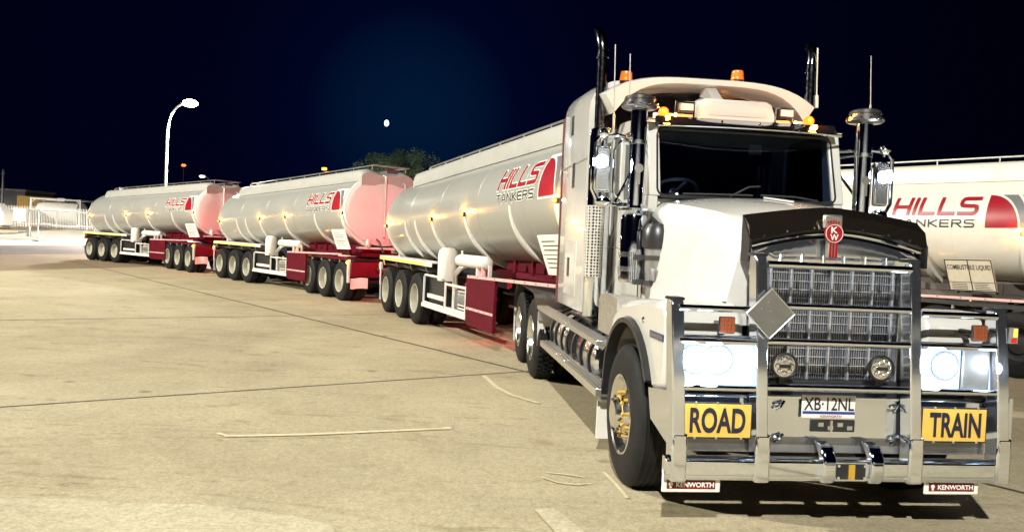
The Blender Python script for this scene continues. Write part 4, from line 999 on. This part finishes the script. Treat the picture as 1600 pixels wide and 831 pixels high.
# emblem
b = B(); b.box(-.05, .08, 6.16, 6.185, 1.93, 2.02); b.box(-.018, .048, 6.15, 6.19, 1.74, 1.95); em = b.build('emblem', ALU, K, bevel=.012)
b = B(); b.lathe([(0,0),(.062,0),(.062,.012),(0,.014)], (.015,6.19,1.90),(0,1,0),28)
for i in range(3): b.box(-.012+i*.020-.006+.003, -.012+i*.020+.006+.003, 6.19, 6.197, 1.745, 1.845)
for i in range(5): b.box(-.025+i*.018, -.025+i*.018+.010, 6.186, 6.192, 1.965, 1.985-.003*abs(i-2))
b.build('emblem_face', REDLOGO, em)
b = B(); add_text(b, 'K', (.040,6.205,1.902), (-1,0,0), (0,0,1), .045, .040, .02); add_text(b, 'W', (.044,6.205,1.857), (-1,0,0), (0,0,1), .055, .038, .02)
b.lathe([(.055,0),(.058,0),(.058,.002),(.055,.002)], (.015,6.203,1.90),(0,1,0),28,caps=False); b.build('lettering', WVINYL, em, normals=False)
em.location.x = .055
# bumper
b = B(); b.box(-1.05, 1.05, 6.13, 6.20, .53, .86); bu = b.build('bumper', POLISH, K, bevel=.02)
b = B(); b.box(-.50,.54,6.20,6.215,.845,.858); b.box(-.505,-.49,6.20,6.212,.53,.85); b.build('bumper_trim', CHROME, bu)
for x, z in ((.38,.81),(-.40,.80),(.38,.60),(-.40,.60)): b = B(); b.ball((x,6.205,z),.032,10,(1.3,.6,.7)); b.tube([(x-.03,6.22,z+.02),(x,6.235,z-.01),(x+.03,6.22,z-.03)],.010,6); b.build('bumper_latch', CHROME, bu)
b = B(); b.box(-.14,.165,6.19,6.206,.635,.715); sl = b.build('bumper_slot', FRAME, bu, bevel=.01)
b = B(); b.box(.02,.034,6.206,6.22,.64,.712); b.build('slot_bar', ALU, sl)
for i in range(4): b = B(); b.box(-.12+i*.065-.0, -.12+i*.065+.035, 6.206, 6.21, .65+.02*(i % 2), .675+.02*(i % 2)); b.build('slot_piece', ALU, sl)
# number plate
b = B(); b.box(-.125,.235,6.215,6.225,.725,.875); npl = b.build('number_plate', mat('plate_white', (.78, .78, .77), .4), K, bevel=.006)
b = B(); add_text(b, 'XB·12NL', (.222,6.225,.778), (-1,0,0), (0,0,1), .335, .082, .01); b.build('lettering', NAVYINK, npl, normals=False)
b = B(); b.box(-.12,.228,6.225,6.228,.755,.771); b.build('plate_band', mat('blue_band', (.02, .05, .28), .4), npl)
b = B(); add_text(b, 'KENWORTH', (.11,6.226,.733), (-1,0,0), (0,0,1), .14, .015, .01); b.build('lettering', REDLOGO, npl, normals=False)
# bull bar
BY = 6.33
BBm = POLISH
LEAN = lambda z: .040*(z-.36)
def post(xb, w, z1, d=.11):
    P = []
    for z, yy, dd in ((.36, 0, d), (.62, .01, d), (.95, .0, d), (z1-.05, -.03, d*.9), (z1, -.05, d*.6)):
        x = xb+LEAN(z); P.append([(x-w/2,BY-dd+yy,z),(x+w/2,BY-dd+yy,z),(x+w/2-.008,BY+yy,z),(x-w/2+.008,BY+yy,z)])
    b = B(); b.loft(P); po = b.build('post', BBm, BB, bevel=.008)
    x = xb+LEAN(z1); b = B(); b.box(x-w/2-.0015, x+w/2+.0015, BY-.16, BY-.04, z1-.008, z1+.012); b.build('post_cap', BLACK, BB, bevel=.01)
b = B(); b.loft([[(x,BY-.10,.37),(x,BY-.02,.372),(x,BY-.003,.385),(x,BY,.47),(x,BY-.02,.485),(x,BY-.10,.485)] for x in (-1.13, -.6, 0, .6, 1.13)]); BB = b.build('bull_bar', CHROME, K, bevel=.006)
for xb, w, z1 in ((1.055,.095,1.455),(.525,.088,1.745),(-.485,.088,1.745),(-1.08,.095,1.455)): post(xb, w, z1)
def ctube(z, x0, x1, r=.022, y=BY-.03):
    b = B(); b.cyl((x0+LEAN(z), y, z), (x1+LEAN(z), y, z), r, n=18); return b.build('cross_tube', CHROME, BB)
for z in (1.69, 1.435, 1.215, .932): ctube(z, -.45, .49, .023)
for z in (1.405, 1.205, .918): ctube(z, .56, 1.05, .021); ctube(z+.01, -.53, -1.04, .021)
# lower beam and shelf
b = B(); b.cyl((-1.13,BY-.045,.372),(1.13,BY-.045,.372),.030,n=16); b.build('lower_tube', CHROME, BB)
b = B(); b.box(-1.04,1.04,BY-.20,BY-.13,.50,.60); b.build('under_shelf', STEEL, BB)
for xb in (1.055,.525,-.485,-1.08):
    b = B(); b.box(xb-.05, xb+.05, BY-.10, BY+.012, .34, .64); b.build('post_foot', CHROME, BB, bevel=.015)
for x in (.105,-.210):
    b = B(); P = [[(x-.042,BY-.06+yy,z),(x+.042,BY-.06+yy,z),(x+.042,BY+.02+yy,z),(x-.042,BY+.02+yy,z)] for z, yy in ((.345,0),(.40,.03),(.50,.03),(.57,-.02),(.585,-.06))]
    b.loft(P); b.build('tow_hook', CHROME, BB, bevel=.012)
b = B(); b.box(-.155,.055,BY+.0,BY+.012,.365,.475); tp = b.build('tow_plate', CHROME, BB)
b = B(); b.box(-.145,.045,BY+.012,BY+.016,.372,.468); tpf = b.build('tow_pocket', FRAME, tp)
b = B(); b.box(-.07,-.03,BY+.014,BY+.026,.375,.465); b.build('tow_pin', GOLD, tpf)
b = B()
for x in (-.135,.035):
    for z in (.382,.458): b.cyl((x,BY+.012,z),(x,BY+.024,z),.009,n=8)
b.build('bolts', CHROME, tp)
# ROAD TRAIN plates
for txt, x1, wd in (('ROAD', 1.048, .455), ('TRAIN', -.520, .452)):
    b = B(); b.box(x1-wd, x1, BY-.035, BY-.022, .605, .83); pl = b.build('warning_plate', NAVYINK, K, bevel=.004)
    b = B(); b.box(x1-wd+.010, x1-.010, BY-.0225, BY-.0195, .615, .82); b.build('plate_face', YELLOWPLATE, pl)
    b = B(); add_text(b, txt, (x1-.055, BY-.019, .640), (-1,0,0), (0,0,1), wd-.10, .158, .03); b.build('lettering', NAVYINK, pl, normals=False)
    for fx in (.2, .5, .85):
        for z in (.608, .826): b = B(); b.ball((x1-wd*fx, BY-.02, z), .009, 6); b.build('plate_screw', ALU, pl)
# front mud flaps
for x1 in (1.135, -.595):
    b = B(); b.box(x1-.375, x1, 6.255, 6.270, .258, .40); fl = b.build('mud_flap', WVINYL, K, bevel=.02)
    b = B(); b.box(x1-.340, x1-.030, 6.270, 6.274, .282, .334); pt = b.build('flap_patch', mat('maroon_patch', (.17, .008, .02), .5), fl)
    b = B(); add_text(b, 'KENWORTH', (x1-.088, 6.274, .293), (-1,0,0), (0,0,1), .242, .031, .03)
    b.lathe([(.0,0),(.013,0),(.013,.001),(.0,.001)], (x1-.055,6.2745,.312),(0,1,0),14)
    b.box(x1-.061, x1-.049, 6.274, 6.276, .287, .300)
    b.build('lettering', WVINYL, fl, normals=False)
# hazard diamond, driving lamps
b = B(); dx, dz, dr = .535, 1.39, .152; yd = BY+.02
b.prism([(dx+dr,dz),(dx,dz+dr),(dx-dr,dz),(dx,dz-dr)], 'y', yd, yd+.012); dm = b.build('hazard_diamond', mat('blank_grey_plate', (.22, .22, .21), .45, metal=.6, var=.12, scale=9), K)
b = B(); b.tube([(dx+dr,yd+.012,dz),(dx,yd+.012,dz+dr),(dx-dr,yd+.012,dz),(dx,yd+.012,dz-dr),(dx+dr,yd+.012,dz)], .007, 6)
for a, c in ((.06,.03),(-.05,.02),(.0,.02),(-.02,-.05),(.02,.07)): b.ball((dx+a, yd+.012, dz+c), .006, 6)
b.build('plate_edge', ALU, dm)
for x in (.40, -.238):
    b = B(); b.lathe([(0,-.05),(.06,-.05),(.08,-.01),(.084,.02),(.076,.028),(.072,.012),(0,.012)], (x,BY-.04,1.066),(0,1,0),26); b.box(x-.02,x+.02,BY-.09,BY-.05,.94,1.0); dl = b.build('driving_lamp', BLACK, K)
    b = B(); b.lathe([(0,.014),(.070,.013),(0,.018)], (x,BY-.04,1.066),(0,1,0),20)
    for i in range(8): a = 2*PI*i/8; b.ball((x+.045*math.cos(a), BY-.022, 1.066+.045*math.sin(a)), .017, 8, (1,.5,1))
    b.build('lens', mat('lamp_reflector', (.75, .75, .72), .12, metal=.9), dl)
    b = B(); b.box(x-.035,x+.035,BY-.018,BY-.008,1.054,1.074); b.build('lamp_strip', BLACK, dl)
b = B(); b.box(-1.135,-1.08,BY-.02,BY-.006,1.25,1.35); sd = b.build('side_marker', ALU, K)
b = B(); b.box(-1.13,-1.105,BY-.006,BY-.002,1.29,1.345); b.build('lens', glow('lit_yellow', (1, .75, .1), 1.5), sd)
b = B(); b.box(-1.125,-1.09,BY-.006,BY-.002,1.255,1.285); b.build('lens', REDLENS, sd)

# ------------------------------------------------------------------ background
# street lamps
def street_lamp(label, loc, H, reach, dirx, lit, power):
    L = thing('street_lamp', label, 'street lamp', loc)
    d = Vector((dirx, -.15, 0)).normalized()
    b = B(); P = [(0,0,-.2),(0,0,H*.78)]
    for i in range(1, 9): a = i/8*PI/2*.86; P.append((d.x*reach*(1-math.cos(a))*1.0, d.y*reach*(1-math.cos(a)), H*.78+H*.20*math.sin(a)))
    e = Vector(P[-1])+Vector((d.x*reach*.5, d.y*reach*.5, H*.03)); P.append(tuple(e))
    b.tube(P, [.11*H/11]*2+[.09*H/11]*(len(P)-2), 10); b.build('pole', mat('galvanised_pole', (.62, .61, .58), .5, metal=.3), L)
    b = B(); b.ball(e+Vector((d.x*.35, d.y*.35, 0)), .42*H/11, 12, (1.2, .8, .35)); hd = b.build('lamp_head', STEEL, L)
    b = B(); b.ball(e+Vector((d.x*.35, d.y*.35, -.12)), .52*H/11, 14, (1.1, .8, .55)); b.build('lamp_glass', lit, L)
    if power: lamp('street_light', 'SPOT', e+Vector((d.x*.35, d.y*.35, -.6)), power, (1, .93, .82), .3, L, aim=(0, 0, -1), cone=165)
    return L
street_lamp('tall white curved street lamp shining above the rearmost tanker', (-26.2, 60, .05), 10.9, 1.1, 1, glow('lit_street_lamp', (1, .95, .85), 60), 62000)
street_lamp('white street lamp whose light falls on the fence and white hopper', (-66, 68, .2), 10.9, 1.1, 1, glow('lit_street_lamp_b', (1, .95, .85), 60), 70000)
street_lamp('tiny distant street lamp showing over the pink front of the rearmost tanker', (-49.3, 130, .93), 9.1, .9, -1, glow('lit_far_lamp', (1, .97, .9), 4), 0)
# red lamp on a thin far mast
t = thing('warning_light_mast', 'dark thin mast with a small red light on its top', 'mast', (-49.8, 120, .9))
b = B(); b.cyl((0,0,0),(0,0,9.6),.07,n=8); b.build('mast', BLACK, t)
b = B(); b.ball((0,0,9.95),.30,10,(1.3,1,.7)); b.build('red_lamp', glow('lit_red_far', (1, .20, .05), 2.4), t)
# moon
b = B(); b.ball(tuple(MOON_DIR*3000), 10, 24, (.85, 1, 1.15)); tag(b.build('moon', glow('moonshine', (.88, .97, 1), 3)), 'small bright moon above the tree', 'moon')
# palisade fence
FN = thing('palisade_fence', 'white steel palisade fence along the far side of the road', 'fence', (-60, 75, .93))
b = B()
for i in range(230):
    x = i*.15
    b.box(x-.028, x+.028, -.01, .01, .05, 1.92); b.add([(x-.028,0,1.92),(x+.028,0,1.92),(x,0,2.02)], [(0,1,2)])
b.build('pales', WHITE, FN, normals=False)
b = B()
for z in (.35, 1.65): b.box(-.2, 34.6, .012, .05, z-.03, z+.03)
b.build('rail', WHITE, FN)
for i in range(13):
    b = B(); x = i*2.85; b.box(x-.04, x+.04, .05, .13, -.1, 1.85); b.build('post', WHITE, FN)
# pipe barrier in front of the fence
GT = thing('pipe_barrier', 'white pipe barrier with a boom in front of the palisade fence', 'barrier', (-35.75, 60.2, .07))
b = B(); b.box(-.25, .25, -.25, .25, 0, .12); b.cyl((0,0,.1),(0,0,2.35),.05,n=10); b.build('pivot_post', WHITE, GT)
b = B(); b.tube([(-.72,0,2.38),(3.05,0,2.38)],.045,8); b.tube([(-.05,0,1.35),(.95,0,1.35)],.035,8); b.build('boom', WHITE, GT)
b = B(); b.tube([(-.70,0,2.38),(-.70,0,.6)],.04,8); b.box(-.80,-.58,-.1,.1,.35,1.1); b.build('counterweight', WHITE, GT)
# white tank container
IC = thing('tank_container', 'white tank container in its frame behind the palisade fence', 'tank container', (-51.9, 86.0, .93))
b = B(); Lc, Wc, Hc = 5.3, 2.4, 2.95; z0 = .15
for x in (0, Lc):
    for y in (0, Wc): b.box(x-.09, x+.09, y-.09, y+.09, z0, z0+Hc)
for z in (z0+.08, z0+Hc-.08):
    for y in (0, Wc): b.box(0, Lc, y-.07, y+.07, z-.07, z+.07)
    for x in (0, Lc): b.box(x-.07, x+.07, 0, Wc, z-.07, z+.07)
for x, d in ((0, 1), (Lc, -1)):
    for y in (0,): b.tube([(x, y, z0+Hc-.5), (x+.5*d, y, z0+Hc-.08)], .06, 6); b.tube([(x, y, z0+.5), (x+.5*d, y, z0+.08)], .06, 6)
b.build('container_frame', WHITE, IC)
b = B(); b.lathe([(0,.15),(.6,.18),(1.0,.32),(1.18,.5),(1.18,Lc-.5),(1.0,Lc-.32),(.6,Lc-.18),(0,Lc-.15)], (0,Wc/2,z0+1.5),(1,0,0),30); b.build('tank', WHITE, IC)
b = B(); b.box(2.4,3.2,.7,1.7,z0+2.6,z0+3.05); b.build('manhole_box', WHITE, IC)
# bowser wagon, yellow skip, grey shed, container
b = B(); MG = thing('site_trailer', 'pale white wheeled machine box between the fence and the yellow container', 'machine', (-52.6, 84, .93))
b.box(0, 1.5, 0, 1.6, .35, 1.9); b.build('body', WHITE, MG, bevel=.08)
b = B(); b.box(.1,1.4,-.02,0,.6,1.3); b.build('panel', mat('pale_panel', (.5, .5, .5), .5), MG)
b = B()
for x in (.3, 1.2): b.cyl((x,-.05,.28),(x,.15,.28),.28,n=16)
b.build('wheel', BLACK, MG)
YB = thing('yellow_container', 'mustard yellow container standing in front of the grey shed', 'container', (-57.2, 92, .93))
YEL = mat('mustard_paint', (.42, .25, .03), .5, var=.15, scale=3)
b = B(); b.prism([(0,0),(2.6,0),(2.6,2.2),(6.2,2.75),(6.2,3.3),(0,3.45)], 'y', 0, 2.4); b.build('body', YEL, YB, bevel=.05)
b = B()
for i in range(9): b.box(.15+i*.28, .25+i*.28, -.05, 0, .2, 3.0)
b.build('side_ribs', YEL, YB)
SH = thing('grey_shed', 'long grey walled shed with a flat pale roof behind the mustard yellow container', 'shed', (-71.1, 98, .93))
GWALL = mat('grey_cladding', (.20, .20, .205), .6, var=.15, scale=1.5)
b = B(); b.box(0, 11.2, 0, 6, 0, 4.1); b.build('wall', GWALL, SH)
b = B(); b.box(-.2, 11.4, -.2, 6.2, 4.1, 4.35); b.build('roof', mat('pale_roof', (.40, .40, .38), .6), SH)
b = B(); b.box(5, 8.2, -.05, 0, 0, 3); b.build('door', mat('dark_door', (.08, .08, .09), .6), SH)
WT = thing('white_bin', 'white tapered hopper on the footpath in front of the fence', 'hopper', (-47.2, 72.5, .75))
b = B(); b.loft([[(-1.6,0,.3),(1.0,0,.3),(1.0,1.4,.3),(-1.6,1.4,.3)],[(-1.6,0,1.3),(1.0,0,1.3),(1.0,1.4,1.3),(-1.6,1.4,1.3)],[(-1.4,.3,2.3),(.35,.3,2.3),(.35,1.1,2.3),(-1.4,1.1,2.3)]]); b.build('body', WHITE, WT, bevel=.05)
for x in (-1.5, .75): b = B(); b.box(x,x+.15,.2,1.2,0,.3); b.build('leg', STEEL, WT)
PL = thing('power_pole', 'thin grey pole with a short cross arm rising beside the grey shed', 'pole', (-55, 86, .9))
b = B(); b.cyl((0,0,0),(0,0,6.0),.13,.10,n=10); b.build('pole', mat('grey_pole', (.10, .10, .11), .7), PL); b = B(); b.box(-.2,.2,-.05,.05,5.5,5.58); b.build('cross_arm', DARKSTEEL, PL)
# tree behind the tankers
def leafmat():
    M = bpy.data.materials.new('leaves'); M.use_nodes = True; t = M.node_tree; b = t.nodes['Principled BSDF']
    c = t.nodes.new('ShaderNodeTexCoord'); n = t.nodes.new('ShaderNodeTexNoise'); n.inputs['Scale'].default_value = 1.2; n.inputs['Detail'].default_value = 5
    r = t.nodes.new('ShaderNodeValToRGB'); r.color_ramp.elements[0].color = (.09, .15, .095, 1); r.color_ramp.elements[1].color = (.14, .22, .14, 1); r.color_ramp.elements[0].position = .35; r.color_ramp.elements[1].position = .65
    t.links.new(c.outputs['Object'], n.inputs['Vector']); t.links.new(n.outputs['Fac'], r.inputs[0]); t.links.new(r.outputs[0], b.inputs['Base Color']); b.inputs['Roughness'].default_value = .6
    return M
TRE = thing('tree', 'dark green rounded tree standing behind the middle tanker', 'tree', (-10.4, 70, .3))
b = B(); b.tube([(0,0,-.3),(.1,.05,2),(0,0,4.2)], [.38,.28,.2], 10)
rnd = random.Random(3); cl = []
for i in range(64):
    a = rnd.uniform(0, 2*PI); rr_ = 3.9*math.sqrt(rnd.random()); z = rnd.uniform(3.4, 8.6); k = max(.15, 1-((z-5.2)/4.2)**2)
    cl.append((rr_*k**.5*math.cos(a), rr_*k**.5*math.sin(a), z, rnd.uniform(.55, 1.0)))
for c in cl[::3]: b.tube([(0,0,rnd.uniform(2.5,4)),(c[0]*.5,c[1]*.5,c[2]*.75),(c[0],c[1],c[2])], [.12,.07,.03], 6)
b.build('trunk', mat('bark', (.10, .08, .06), .9, var=.3), TRE)
b = B()
for cx_, cy_, cz_, cr in cl:
    for i in range(240):
        d = Vector((rnd.gauss(0,1), rnd.gauss(0,1), rnd.gauss(0,1))).normalized()*cr*(rnd.random()**.45)
        p = Vector((cx_, cy_, cz_))+d; u = Vector((rnd.gauss(0,1), rnd.gauss(0,1), rnd.gauss(0,.6))).normalized(); w = u.orthogonal().normalized(); L = rnd.uniform(.12, .26)
        b.add([tuple(p-u*L*.5), tuple(p+w*L*.28), tuple(p+u*L*.5), tuple(p-w*L*.28)], [(0,1,2,3)])
b.build('crown', leafmat(), TRE, normals=False)
